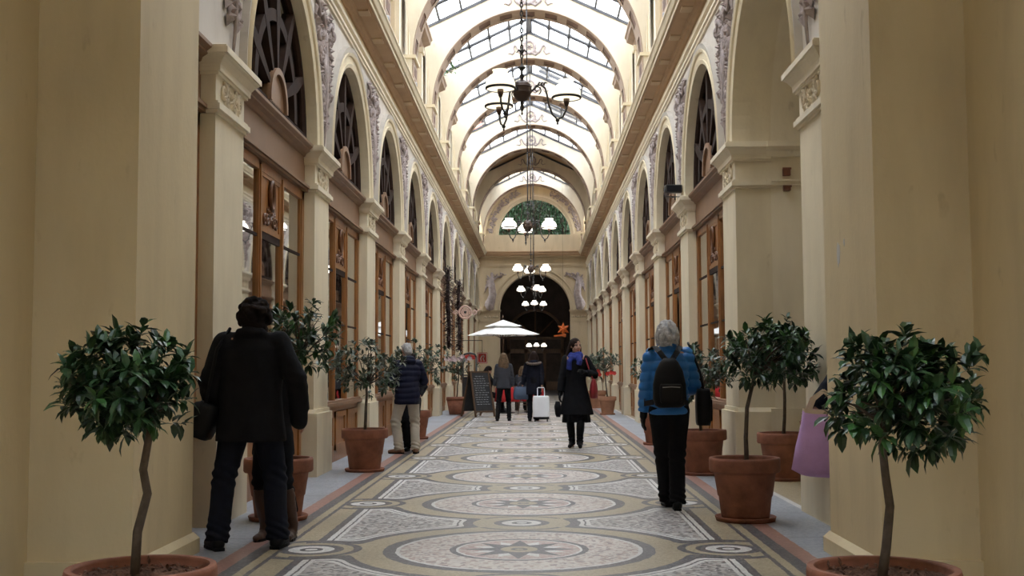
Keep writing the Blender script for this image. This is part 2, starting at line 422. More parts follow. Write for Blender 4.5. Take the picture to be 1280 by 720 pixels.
def wall_side(s, nm):
    # upper wall over the arches, from the near arch to the end wall
    w = MB()
    for k in range(-1, NP-1):
        y0, y1 = PYk(k), PYk(k+1); yc = (y0+y1)/2
        if k == -1: y0 = 8.2; 
        if k == -1:
            w.box(s*2.62, s*3.06, 8.2, y1, ZI, 6.08)
        else:
            arch_face(w, s, y0, y1, 6.08, yc, ZI-.02, RI, 2.62, 3.06, 0, 28, 1)
    struct(w.build('wall_' + nm, [M['spandrel'], M['plaster']]))
    # outer skin: frieze, and the back of the upper wall
    e = MB()
    prof_band(e, s, 2.62, [(.03,6.06),(.03,6.10),(.055,6.11),(.055,6.15),(.03,6.155),(.03,6.20),(.075,6.21),(.085,6.25),(.0,6.26)], 8.2, YEND, 0)
    trim(e, M['plaster_pale'])
    e = MB(); e.box(s*2.62, s*3.06, 8.2, YEND, 6.26, 6.52); struct(trim(e, M['plaster']))
    e = MB()
    prof_band(e, s, 2.62, [(.04,6.46),(.06,6.50),(.10,6.52),(.12,6.56),(.30,6.575),(.30,6.59),(.33,6.60)], 8.2, YEND)
    trim(e, M['soffit'])
    e = MB()
    prof_band(e, s, 2.62, [(.0,6.60),(.34,6.602),(.34,6.66),(.37,6.67),(.40,6.74),(.42,6.76),(.42,6.79),(.0,6.82)], 8.2, YEND)
    trim(e, M['plaster'])
    e = MB(); e.box(s*2.62, s*4.5, 8.2, YEND, 6.62, 6.80); trim(e, M['plaster'])
    # blocks at even spacing, paler than the soffit
    b = MB(); b.box(s*2.34, s*2.52, -.13, .13, 6.545, 6.60)
    mo = trim(b, M['soffit_pale']); mo.location = (0, 10.9, 0)
    y = 10.9 + 1.4767
    while y < YEND - .5:
        dup(mo, (0, y, 0), 'trim'); y += 1.4767
wall_side(-1, 'left'); wall_side(1, 'right')

# ------------------------------------------------------------------ pilasters
def relief_spray(seed, w, h):
    r = random.Random(seed)
    mb = MB()
    return mb, r
def pilaster(s):
    b = MB()
    b.box(s*2.62, s*3.06, -PW, PW, 0, ZA)
    sh = trim(b, M['plaster'])
    b = MB()
    b.box(s*2.565, s*3.06, -PW-.045, PW+.045, 0, .76)
    b.prism([(-PW-.045,.76),(PW+.045,.76),(PW+.005,.81),(-PW-.005,.81)], lambda a, z, d: (s*d, a, z), 2.60, 3.06)
    b.build('plinth', M['plaster'], sh)
    b = MB()                                            # astragal, capital block and impost wrap round three sides
    def wrap(p, z0, z1): b.box(s*(2.62-p), s*3.06, -PW-p, PW+p, z0, z1)
    wrap(.02, ZA-.03, ZA); wrap(.05, ZA, ZA+.05); wrap(.03, ZA+.05, ZA+.075)
    wrap(.0, ZA+.075, 3.80); wrap(.03, 3.80, 3.825); wrap(.05, 3.825, 3.85)
    pr = [(.05,3.85),(.055,3.88),(.075,3.91),(.095,3.935),(.115,3.95),(.12,3.96)]
    rs = [[(s*3.06, -PW-p, z), (s*(2.62-p), -PW-p, z), (s*(2.62-p), PW+p, z), (s*3.06, PW+p, z)] for p, z in pr]
    b.rings(rs, True, 0, False)
    wrap(.135, 3.96, 4.01); wrap(.12, 4.01, ZI)
    b.build('capital', M['plaster_pale'], sh)
    b = MB(); fn = lambda a, z, d: (s*(2.618-d), a, z)
    for q in (-1, 1):
        scroll(b, q*.26, 3.70, .085, 1.6, .022, fn, q, PI/2)
        scroll(b, q*.12, 3.735, .06, 1.4, .018, fn, -q, PI/2)
        scroll(b, q*.10, 3.63, .05, 1.3, .016, fn, q, -PI/2)
        for j in range(5): leaf_blob(b, q*.18, 3.68, PI/2 - q*(.5 + .7*j), .13, .035, fn, .03)
    for j in range(9): leaf_blob(b, 0, 3.67, 2*PI*j/9, .085, .026, fn, .035)
    b.ell(fn(0, 3.67, .01), (.03,.03,.03))
    b.build('relief', M['cream_relief'], sh)
    sh.location = (0, PYk(0), 0)
    for k in range(1, NP): dup(sh, (0, PYk(k), 0), 'trim')
for s in (-1, 1): pilaster(s)

# archivolts and spandrel reliefs
def archivolts(s):
    b = MB()
    archivolt(b, s, 0, ZI-.01, [(RI-.005,2.80),(RI-.005,2.575),(RI+.05,2.56),(RI+.055,2.585),(RI+.15,2.575),(RI+.16,2.55),(RI+.20,2.535),(RI+.205,2.64)], 0)
    a = trim(b, M['plaster'])
    b = MB(); archivolt(b, s, 0, ZI-.01, [(RI+.205,2.64),(RI+.205,2.56),(RI+.28,2.545),(RI+.29,2.64)]); b.build('outer_moulding', M['grey_mould'], a)
    a.location = (0, (PYk(0)+PYk(1))/2, 0)
    for k in range(1, NP-1): dup(a, (0, (PYk(k)+PYk(k+1))/2, 0), 'trim')
    # a trophy of leaves, scrolls and ribbons between two arches
    r = random.Random(11); b = MB(); fn = lambda a, z, d: (s*(2.615-d), a, z)
    def halfw(z):       # free half width between the archivolts
        q = z - ZI
        return max(.03, BAY/2 - math.sqrt(max(0, (RO+.03)**2 - q*q)) - .04) if q < RO else BAY/2 - .5
    for i in range(150):
        z = 4.35 + 1.62*r.random()**.8; hw = min(halfw(z), .62*(z-4.0)/1.9 + .08)
        a = r.uniform(-hw, hw)*.92
        l = r.uniform(.08, .2); leaf_blob(b, a, z, r.uniform(0, 2*PI), l, l*.32, fn, r.uniform(.035,.085))
    for i in range(22):
        z = 4.5 + 1.35*r.random(); hw = min(halfw(z), .6*(z-4.0)/1.9 + .06)
        if hw < .07: continue
        q = min(hw*.45, r.uniform(.06,.13)); a = r.uniform(-(hw-q), hw-q)
        scroll(b, a, z, q, r.uniform(1.1,1.7), .036, fn, r.choice((-1,1)), r.uniform(0,6))
    for i in range(16):
        z = 4.6 + 1.2*r.random(); hw = halfw(z)*.55
        b.ell(fn(r.uniform(-hw,hw), z, .02), (.04, r.uniform(.035,.06), r.uniform(.04,.08)), None, 8, 6)
    b.tube([fn(.0,4.12,.015), fn(.015,4.35,.03), fn(-.015,4.6,.035), fn(.0,4.9,.04), fn(.02,5.6,.03)], [.014,.02,.03,.035,.03], 6)
    for q in (-1,1):
        b.tube([fn(q*.10,5.62,.03), fn(q*.28,5.78,.04), fn(q*.42,5.70,.03), fn(q*.52,5.85,.03), fn(q*.64,5.88,.02)], [.03,.035,.03,.025,.012], 6)
        b.tube([fn(q*.02,5.3,.03), fn(q*.14,5.05,.04), fn(q*.05,4.85,.03), fn(q*.08,4.65,.02)], [.03,.03,.022,.012], 6)
    t = trim(b, M['stone_relief']); t.location = (0, PYk(0), 0)
    for k in range(1, NP-1): dup(t, (0, PYk(k), 0), 'trim')
for s in (-1, 1): archivolts(s)

# ------------------------------------------------------------------ shopfronts and fanlights
def shopfront(s, y0=-BAY/2+PW, y1=BAY/2-PW, single=False):
    WIN[0] += 1
    b = MB(); bx = lambda xa, xb, a, c, z0, z1, q=b: q.box(s*xa, s*xb, a, c, z0, z1)
    W = y1 - y0; e = .13
    divs = [y0 + e + (W-2*e)*t for t in (.34, .66)] if not single else []
    bx(2.755, 2.85, y0, y0+e, .78, 3.46); bx(2.755, 2.85, y1-e, y1, .78, 3.46)
    for d in divs: bx(2.755, 2.84, d-.055, d+.055, .78, 3.46); bx(2.74, 2.76, d-.025, d+.025, .85, 3.42)
    bx(2.755, 2.85, y0, y1, 3.36, 3.46)
    for yy in (y0+e, y1-e): bx(2.768, 2.84, yy-.03, yy+.03, .85, 3.38)
    fr = struct(b.build('window_%d' % WIN[0], M['wood']))
    b = MB(); cells = [y0+e] + divs + [y1-e]
    bx(2.76, 2.92, y0, y1, 0, .80, b)                                         # stall riser with framed panels
    for a, c in zip(cells, cells[1:]):
        bx(2.735, 2.77, a+.08, c-.08, .62, .70, b); bx(2.735, 2.77, a+.08, c-.08, .16, .24, b)
        bx(2.735, 2.77, a+.08, a+.16, .16, .70, b); bx(2.735, 2.77, c-.16, c-.08, .16, .70, b)
    b.build('stall_riser', M['wood'], fr)
    b = MB(); bx(2.69, 2.92, y0, y1, .78, .83, b); bx(2.72, 2.92, y0, y1, .83, .86, b); b.build('sill', M['fascia'], fr)
    b = MB()
    for i, (a, c) in enumerate(zip(cells, cells[1:])):
        if i == 1:
            bx(2.765, 2.86, a+.06, c-.06, 2.66, 2.74, b)
        else:
            bx(2.77, 2.80, a, c, 2.665, 2.695, b)
        bx(2.77, 2.80, a, c, 1.93, 1.955, b)
    b.build('glazing_bar', M['wood_dark'], fr)
    b = MB(); bx(2.782, 2.79, y0+e, y1-e, .86, 3.38, b); b.build('pane', M['glass'], fr)
    if not single:
        a, c = divs[0]+.06, divs[1]-.06; m = (a+c)/2
        b = MB(); bx(2.775, 2.86, a, c, 2.72, 3.38, b)
        for q0, q1, z0, z1 in ((a,c,3.32,3.37),(a,c,2.74,2.79),(a,a+.05,2.74,3.37),(c-.05,c,2.74,3.37)): bx(2.76, 2.80, q0, q1, z0, z1, b)
        pn = b.build('panel', M['wood'], fr)
        b = MB(); fn = lambda p, z, d: (s*(2.775-d), p, z)
        rs = []
        for i in range(25):                                                   # oval wreath over a scrolled leaf spray
            t = 2*PI*i/24; rs.append(fn(m + .085*math.cos(t), 3.16 + .15*math.sin(t), .025))
        b.tube(rs, .025, 8, caps=False)
        for q in (-1,1):
            scroll(b, m+q*.15, 2.90, .085, 1.5, .022, fn, q, PI/2); scroll(b, m+q*.26, 2.87, .06, 1.3, .018, fn, -q, PI/2)
            scroll(b, m+q*.08, 2.98, .05, 1.2, .016, fn, -q, 0)
            for j in range(4): leaf_blob(b, m+q*.1, 2.92, PI/2-q*(.2+.6*j), .13, .035, fn, .035)
        for j in range(7): leaf_blob(b, m, 2.93, 2*PI*j/7, .1, .03, fn, .04)
        b.build('carved_wreath', M['wood_carved'], pn)
    b = MB(); bx(2.75, 2.95, y0, y1, 3.46, 4.0, b)
    bx(2.70, 2.80, y0, y1, 3.47, 3.50, b); bx(2.675, 2.80, y0, y1, 3.50, 3.53, b); bx(2.71, 2.80, y0, y1, 3.53, 3.56, b)
    fa = b.build('fascia', M['fascia'], fr)
    b = MB(); prof_band(b, s, 2.76, [(.0,3.89),(.03,3.90),(.05,3.93),(.10,3.95),(.10,3.97),(.14,4.0),(.14,4.03),(.03,4.05)], y0, y1)
    b.build('cornice', M['fascia'], fa)
    return fr
def fanlight(s):
    WIN[0] += 1
    zs = ZI + .02; b = MB(); r = RI
    archivolt(b, s, 0, zs, [(r-.01,2.71),(r-.01,2.85),(r-.11,2.85),(r-.11,2.74),(r-.08,2.71)])
    b.box(s*2.71, s*2.85, -r+.02, r-.02, zs, zs+.10)
    fr = struct(b.build('window_%d' % WIN[0], M['wood_dark']))
    b = MB()
    archivolt(b, s, 0, zs+.1, [(1.03,2.70),(1.03,2.80),(.90,2.80),(.90,2.70)])
    for a in (28, 59, 90, 121, 152):
        t = math.radians(a); c, q = math.cos(t), math.sin(t)
        P0 = Vector((0, c*.36, zs+.1+q*.36)); P1 = Vector((0, c*(r-.1), zs+q*(r-.1))); nn = Vector((0, -q, c))
        w0, w1 = .03, .085
        pts = [P0-nn*w0, P0+nn*w0, P0.lerp(P1,.62)+nn*w1, P1+nn*.035, P1-nn*.035, P0.lerp(P1,.62)-nn*w1]
        n = len(pts); vs = [(s*2.695, p.y, p.z) for p in pts] + [(s*2.80, p.y, p.z) for p in pts]
        b.add(vs, [tuple(range(n)), tuple(range(2*n-1, n-1, -1))] + [(i, i+n, (i+1)%n+n, (i+1)%n) for i in range(n)])
    b.build('tracery', M['wood_dark'], fr)
    b = MB(); pts = [(.40*math.cos(PI*i/16), zs+.08+.40*math.sin(PI*i/16)) for i in range(17)]
    b.prism(pts, lambda a, z, d: (s*d, a, z), 2.71, 2.82)
    b2 = MB(); archivolt(b, s, 0, zs+.08, [(.42,2.67),(.42,2.72),(.35,2.72),(.35,2.67)])
    ro = b.build('half_rosette', M['fascia'], fr); b2.build('rim', M['fascia'], ro)
    b = MB(); pts = [((r-.05)*math.cos(PI*i/24), zs+(r-.05)*math.sin(PI*i/24)) for i in range(25)]
    b.prism(pts, lambda a, z, d: (s*d, a, z), 2.765, 2.77)
    b.build('pane', M['glass_fan'], fr)
    return fr
for s in (-1, 1):
    sf = None; fl = None
    for k in range(0, NP-1):
        if s > 0 and k == 0: continue
        c = (0, (PYk(k)+PYk(k+1))/2, 0)
        if sf is None:
            sf = shopfront(s); sf.location = c; fl = fanlight(s); fl.location = c
        else:
            dup(sf, c, 'window'); dup(fl, c, 'window')
    # the bay beside the near arch shows only a sliver
    q = shopfront(s, 8.30, PYk(0)-PW, True)

# rooms behind the shopfronts
for s, nm in ((-1, 'left'), (1, 'right')):
    b = MB(); y0 = 8.25 if s < 0 else PYk(1)+.3
    b.box(s*4.4, s*4.5, y0, YEND, 0, 6.7)
    struct(b.build('wall_shops_' + nm, M['shop_wall']))
    b = MB(); b.box(s*3.0, s*4.4, y0, YEND, 3.86, 3.96)
    TRIM[0] += 1; struct(b.build('trim_%d' % TRIM[0], M['shop_wall']))
    for k in range(0 if s < 0 else 1, NP):                                     # partition walls between the shops
        b = MB(); b.box(s*3.0, s*4.4, PYk(k)-.06, PYk(k)+.06, 0, 6.7); trim(b, M['shop_wall'])

for s in (-1, 1):                                                              # unseen lamps added to brighten the shop interiors
    for k in range(0 if s < 0 else 1, 7):
        l = bpy.data.lights.new('shop_fill', 'AREA'); l.shape = 'RECTANGLE'; l.size = .4; l.size_y = 3.0; l.energy = 13; l.color = (1., .90, .74)
        o = bpy.data.objects.new('shop_fill', l); COL.objects.link(o); o.location = (s*3.2, (PYk(k)+PYk(k+1))/2, 3.84)
# side passage on the right, between the first two pilasters
b = MB()
yA, yB = PYk(0)+PW, PYk(1)-PW
for y0, y1 in ((yA-.4, yA), (yB, yB+.35)):
    b.box(3.06, 7, y0, y1, 0, 4.05)
b.box(6.9, 7, yA-.4, yB+.35, 0, 6)
struct(b.build('wall_passage', M['plaster_pale']))
b = MB(); yc = (yA+yB)/2
n = 28; pts = [(yc + RI*math.cos(PI*i/n), ZI-.02 + RI*math.sin(PI*i/n)) for i in range(n+1)]
b.rings([[(3.05, a, z) for a, z in pts], [(7, a, z) for a, z in pts]], False, 0, True, loop=False)
struct(b.build('ceiling_passage', M['plaster_pale'], fix=False))
for y0, dy in ((yB, -1), (yA, 1)):
    b = MB()
    def run(p, z0, z1): b.box(3.0, 6.9, y0, y0 + dy*p, z0, z1)
    run(.03, 3.50, 3.55); run(.05, 3.55, 3.575)
    b.prism([(0,3.85),(.05,3.85),(.075,3.91),(.105,3.935),(.155,3.96),(0,3.96)], lambda a, z, d: (d, y0+dy*a, z), 3.0, 6.9)
    run(.155, 3.96, 4.01); run(.135, 4.01, ZI); run(.045, 0, .8)
    trim(b, M['plaster_pale'])
for i, z in enumerate((3.66, 3.46)):
    b = MB(); h = .085 if i == 0 else .05
    b.box(3.15, 3.15+.085, yB-.065, yB+.01, z-h/2, z+h/2)
    b.box(3.14, 3.15+.095, yB-.07, yB-.058, z+h/2-.012, z+h/2+.01)
    tag(b.build('vent_plate', M['rust']), ['upper, larger rust brown square plate on the side passage wall', 'lower, smaller rust brown plate on the side passage wall, just under its moulding'][i], 'wall plate')
# bulbs glowing inside two shops
for (x, y, z, lab) in ((-3.35, 13.5, 2.15, 'small lit bulb hanging behind the glass of the first left shopfront'), (-3.4, 21.9, 1.55, 'small lit bulb behind the third left shopfront, beyond the navy padded jacket'), (3.4, 16.6, 1.86, 'small lit bulb behind the glass of the right shopfront above the blue jacket')):
    t = thing('pendant_lamp', lab, 'lamp', (x, y, z))
    b = MB(); b.lathe([(.004,-.07),(.03,-.055),(.042,-.02),(.035,.02),(.018,.05)], n=12); b.build('bulb', M['bulb'], t)
    b = MB(); b.lathe([(.02,.045),(.022,.10),(.006,.12),(.004,3.86-z)], n=8); b.build('cord', M['metal'], t)
# ------------------------------------------------------------------ roof: transverse arches, clerestory, glass
ZC, ZE, ZG = 6.80, 9.50, 10.70             # cornice top, eaves, ridge
RR = 2.37; ZS = 9.95 - RR                  # inner radius and centre of the arches
RT = .38                                   # half thickness
def roofz(x): return ZG - (ZG-ZE)*abs(x)/2.62
def rib():
    b = MB(); n = 40
    ang = [PI*i/n for i in range(n+1)]
    inn = [(-2.62,ZC)]; out = []
    pr = [(RR*math.cos(a), ZS + RR*math.sin(a)) for a in ang]                 # right to left
    top = [(p[0]*2.62/RR, roofz(p[0]*2.62/RR)) for p in pr]
    for y in (-RT, RT):
        vs = [(p[0], y, p[1]) for p in pr] + [(p[0], y, p[1]) for p in top]
        m = n+1; b.add(vs, [(i, i+1, i+1+m, i+m) for i in range(n)], 0)
    for q in (-1, 1):                                                          # stilted feet down to the cornice
        b.box(q*RR, q*2.62, -RT, RT, ZC, ZS)
    b.rings([[(p[0], -RT, p[1]) for p in top], [(p[0], RT, p[1]) for p in top]], False, 0, False, loop=False)
    r = trim(b, M['rib_plaster'])
    # painted intrados with sunk coffers
    b = MB(); N2 = 36
    seq = [( -1, ZC + .12)] 
    def strip(y0, y1, rad, a0, a1, mi, k=4):
        rs = []
        for i in range(k+1):
            a = a0 + (a1-a0)*i/k
            rs.append([(rad*math.cos(a), y0, ZS + rad*math.sin(a)), (rad*math.cos(a), y1, ZS + rad*math.sin(a))])
        b.rings(rs, False, mi, False, loop=False)
    r0 = RR - .02; r1 = RR + .05
    def ring_piece(a0, a1, y0, y1):
        strip(y0, y1, r0, a0, a1, 0)
    step = PI/13; cw = step*.55
    for i in range(13):
        a = step*(i+.5); a0, a1 = a - cw/2, a + cw/2
        ring_piece(step*i, a0, -RT, RT); ring_piece(a1, step*(i+1), -RT, RT)
        ring_piece(a0, a1, -RT, -.2); ring_piece(a0, a1, .2, RT)
        strip(-.2, .2, RR - .004, a0, a1, 1)
        for aa in (a0, a1):
            c, q = math.cos(aa), math.sin(aa)
            b.add([(r0*c,-.2,ZS+r0*q),(r0*c,.2,ZS+r0*q),((RR)*c,.2,ZS+RR*q),(RR*c,-.2,ZS+RR*q)], [(0,1,2,3)], 1)
        rs = []
    for y in (-RT, RT):
        rs = [[(r0*math.cos(PI*i/40), y, ZS+r0*math.sin(PI*i/40)), (RR*math.cos(PI*i/40), y, ZS+RR*math.sin(PI*i/40))] for i in range(41)]
        b.rings(rs, False, 0, False, loop=False)
    for q in (-1, 1):
        b.box(q*(RR-.02), q*(RR+.01), -RT, RT, ZC+.1, ZS)
        for z in (ZC+.28, ZC+.55): b.box(q*(RR-.026), q*RR, -.2, .2, z-.09, z+.09, 1)
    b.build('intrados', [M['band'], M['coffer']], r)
    b = MB()
    for q in (-1, 1):
        b.box(q*2.25, q*2.62, -RT-.05, RT+.05, ZC, ZC+.10)
        b.box(q*2.30, q*2.62, -RT-.03, RT+.03, ZS-.02, ZS+.05)
    b.build('springer', M['plaster'], r)
    # wreath with ribbons, on the face towards the entrance
    b = MB(); fn = lambda a, z, d: (a, -RT-d, z)
    zc = 10.24
    b.tube([fn(.15*math.cos(2*PI*i/20), zc+.17*math.sin(2*PI*i/20), .015) for i in range(21)], .035, 7, caps=False)
    for i in range(14): leaf_blob(b, .15*math.cos(i*.45), zc+.17*math.sin(i*.45), i*.45+1.2, .1, .03, fn, .04)
    for i in range(6): leaf_blob(b, 0, zc, i*1.05, .1, .03, fn, .05)
    for q in (-1, 1):
        pts = [(.05,-.14),(.17,-.22),(.30,-.12),(.36,.02),(.42,.06),(.46,-.02),(.42,-.12),(.48,-.20),(.56,-.16),(.60,-.18)]
        b.tube([fn(q*a, zc+z, .02) for a, z in pts], [.028,.03,.03,.028,.026,.024,.022,.02,.016,.01], 6)
        scroll(b, q*.19, zc-.15, .07, 1.3, .022, fn, q, PI/2)
    b.build('wreath_relief', M['stone_relief'], r)
    b = MB()                                                                    # lead edge under the glass
    for q in (-1, 1):
        b.prism([(0,ZG),(q*2.62,ZE),(q*2.62,ZE-.07),(0,ZG-.07)], lambda a, z, d: (a, d, z), -RT-.03, -RT+.01)
    b.build('flashing', M['mullion'], r)
    return r
rb = rib(); rb.location = (0, PYk(0), 0)
for k in range(1, NP): dup(rb, (0, PYk(k), 0), 'trim')

def roof_bay(L):
    """glazed gable between two arches"""
    WIN[0] += 1
    b = MB(); up = .03
    pl = lambda q, t, d: (q*2.75*t, d, ZG + up - (ZG-ZE)*2.75/2.62*t)
    for q in (-1, 1):
        for i in range(4):                                                     # rafters
            y = -L/2 + L*i/3
            b.tube([pl(q,0,y), pl(q,1,y)], .042, 6)
        for t in (.02, .2, .4, .6, .8, .99):
            b.tube([pl(q,t,-L/2), pl(q,t,L/2)], .03, 6)
        for i in range(1, 3):
            for t in (.2,.4,.6,.8):
                p = pl(q, t, -L/2 + L*i/3); b.ell(p, (.08,.08,.07), None, 8, 5)
    b.tube([(0,-L/2,ZG), (0,L/2,ZG)], .05, 8)
    fr = struct(b.build('window_%d' % WIN[0], M['mullion']))
    b = MB()
    for q in (-1, 1):
        b.add([(0,-L/2,ZG+.06),(q*2.75,-L/2,ZE+.0),(q*2.75,L/2,ZE+.0),(0,L/2,ZG+.06)], [(0,1,2,3)])
    b.build('pane', M['roof_glass'], fr)
    return fr
rf = roof_bay(BAY); rf.location = (0, (PYk(0)+PYk(1))/2, 0)
for k in range(1, NP-1):
    if k != 8: dup(rf, (0, (PYk(k)+PYk(k+1))/2, 0), 'window')
b = MB()
for q in (-1, 1):                                                               # one bay is boarded over
    b.prism([(0,ZG+.02),(q*2.8,ZE-.04),(q*2.8,ZE+.06),(0,ZG+.12)], lambda a, z, d: (a, d, z), PYk(8)+.1, PYk(9)+.3)
    b.prism([(q*1.75,roofz(1.75)+.02),(q*2.8,ZE-.04),(q*2.8,ZE+.06),(q*1.75,roofz(1.75)+.10)], lambda a, z, d: (a, d, z), PYk(9)+.3, PYk(10)+.6)
struct(b.build('ceiling_boards', M['soffit']))

def clerestory(s, L):
    b = MB(); h = L/2; wy = .78; z0, z1 = 7.20, 8.62
    b.box(s*2.60, s*2.9, -h-RT, -wy, ZC, ZE+.02); b.box(s*2.60, s*2.9, wy, h+RT, ZC, ZE+.02)
    b.box(s*2.62, s*2.9, -wy, wy, ZC, z0); b.box(s*2.62, s*2.9, -wy, wy, z1, ZE)
    w = trim(b, M['plaster'])
    b = MB()
    for q in (-1, 1):
        b.box(s*2.52, s*2.64, q*(wy+.02), q*(wy+.30), ZC+.02, 8.70)
        b.box(s*2.48, s*2.64, q*(wy-.01), q*(wy+.33), 8.62, 8.74); b.box(s*2.48, s*2.64, q*(wy-.01), q*(wy+.33), ZC+.02, ZC+.2)
        b.box(s*2.575, s*2.64, q*(wy+.46), q*(wy+.60), ZC+.02, 8.9)
    b.build('pilaster_strip', M['plaster_pale'], w)
    b = MB()
    prof_band(b, s, 2.60, [(.0,8.74),(.06,8.76),(.10,8.84),(.25,8.90),(.27,8.98),(.30,9.0),(.30,9.05),(.0,9.10)], -wy-.42, wy+.42)
    b.build('hood', M['band'], w)
    b = MB()
    b.box(s*2.60, s*2.72, -wy-.03, wy+.03, z0-.06, z0)
    for y0, y1, a, c in ((-wy,-wy+.08,z0,z1),(wy-.08,wy,z0,z1),(-wy,wy,z0,z0+.08),(-wy,wy,z1-.08,z1),(-.03,.03,z0,z1),(-wy,wy,7.9,7.95)):
        b.box(s*2.72, s*2.80, y0, y1, a, c)
    b.build('casement', M['clere_wood'], w)
    b = MB(); b.box(s*2.755, s*2.765, -wy, wy, z0, z1); b.build('blind_panel', M['clere_wood'], w)
    return w
for s in (-1, 1):
    c = clerestory(s, BAY-2*RT); c.location = (0, (PYk(0)+PYk(1))/2, 0)
    for k in range(1, NP-1): dup(c, (0, (PYk(k)+PYk(k+1))/2, 0), 'trim')

# ------------------------------------------------------------------ end wall, with the archway and the lunette
EX = .10
b = MB()
def arch_wall_y(mb, x0, x1, z0, z1, xc, zs, r, yf, yb, n=32):
    ang = [PI*i/n for i in range(n+1)]
    inn = [(xc + r*math.cos(a), zs + r*math.sin(a)) for a in ang]; cor = []
    for a in ang:
        c, q = math.cos(a), math.sin(a); t = 1e9
        if c > 1e-6: t = min(t, (x1-xc)/c)
        if c < -1e-6: t = min(t, (x0-xc)/c)
        if q > 1e-6: t = min(t, (z1-zs)/q)
        cor.append((xc+c*t, zs+q*t))
    for y in (yf, yb):
        vs = [(p[0], y, p[1]) for p in inn] + [(p[0], y, p[1]) for p in cor]; m = n+1
        mb.add(vs, [(i, i+1, i+1+m, i+m) for i in range(n)])
        for i in range(n):
            if abs(cor[i][0]-cor[i+1][0]) > 1e-6 and abs(cor[i][1]-cor[i+1][1]) > 1e-6:
                mb.add([(cor[i][0], y, cor[i][1]), (cor[i+1][0], y, cor[i+1][1]), (x1 if cor[i][0] > xc else x0, y, z1)], [(0,1,2)])
    mb.rings([[(p[0], yf, p[1]) for p in inn], [(p[0], yb, p[1]) for p in inn]], False, 0, True, loop=False)
    if z0 < zs:
        mb.box(x0, xc-r, yf, yb, z0, zs); mb.box(xc+r, x1, yf, yb, z0, zs)
RE = 1.70
arch_wall_y(b, -2.62, 2.62, 0, 6.45, EX, 4.05, RE, YEND, YEND+.7)
b.box(-2.62, 2.62, YEND, YEND+.7, 6.45, 7.62)
arch_wall_y(b, -2.62, 2.62, 7.62, 11.0, EX, 7.62, 1.76, YEND+.25, YEND+.7)
struct(b.build('wall_end', M['plaster_end_shaded']))
def ring_y(mb, xc, zs, prof, a0=0, a1=PI, n=40):
    mb.rings([[(xc + r*math.cos(a0+(a1-a0)*i/n), y, zs + r*math.sin(a0+(a1-a0)*i/n)) for r, y in prof] for i in range(n+1)], True, 0, False)
b = MB()
ring_y(b, EX, 4.05, [(RE-.01,YEND+.3),(RE-.01,YEND-.07),(RE+.05,YEND-.09),(RE+.06,YEND-.05),(RE+.2,YEND-.06),(RE+.22,YEND-.10),(RE+.28,YEND-.12),(RE+.30,YEND+.02)])
for q in (-1, 1):
    x0, x1 = EX + q*RE, EX + q*(RE+.9); b.box(x0, q*2.62, YEND-.03, YEND+.2, 3.50, 3.56)
    for i in range(4): b.box(x0 - q*.02*i, q*2.62, YEND-.04-.03*i, YEND+.2, 3.88+.04*i, 3.88+.04*(i+1))
    b.box(x0, q*2.62, YEND-.05, YEND+.2, 0, .8)
trim(b, M['plaster_end_shaded'])
b = MB()
for z0, z1, p in ((6.08,6.15,.03),(6.15,6.24,.06),(6.46,6.54,.06),(6.54,6.60,.25)): b.box(-2.55, 2.55, YEND-p, YEND+.1, z0, z1)
trim(b, M['plaster_end_shaded'])
b = MB()
for z0, z1, p in ((6.60,6.66,.32),(6.66,6.76,.36),(6.76,6.80,.40)): b.box(-2.3, 2.3, YEND-p, YEND+.1, z0, z1)
trim(b, M['soffit'])
b = MB()
ring_y(b, EX, 7.62, [(1.75,YEND+.4),(1.75,YEND+.16),(1.88,YEND+.14),(1.90,YEND+.20),(1.98,YEND+.22),(1.98,YEND+.3)])
ring_y(b, EX, 7.62, [(2.36,YEND+.3),(2.36,YEND+.16),(2.42,YEND+.10),(2.50,YEND+.08),(2.52,YEND+.3)])
for q in (-1, 1): b.box(EX+q*1.75, EX+q*2.5, YEND+.05, YEND+.3, 7.56, 7.66)
trim(b, M['plaster_end_shaded'])
b = MB(); fn = lambda a, z, d: (EX + a, YEND+.235-d, 7.62 + z)
r = random.Random(3)
for q in (-1, 1):                                                               # two bands of carved foliage on the lunette ring
    for i in range(70):
        a = r.uniform(.08, 1.22); rad = r.uniform(2.04, 2.30)
        leaf_blob(b, q*rad*math.cos(a), rad*math.sin(a), r.uniform(0,6.3), .16, .05, fn, .05)
    for i in range(9):
        a = .12 + i*.13; scroll(b, q*2.17*math.cos(a), 2.17*math.sin(a), .11, 1.3, .03, fn, q*(-1)**i, a)
trim(b, M['stone_relief'])
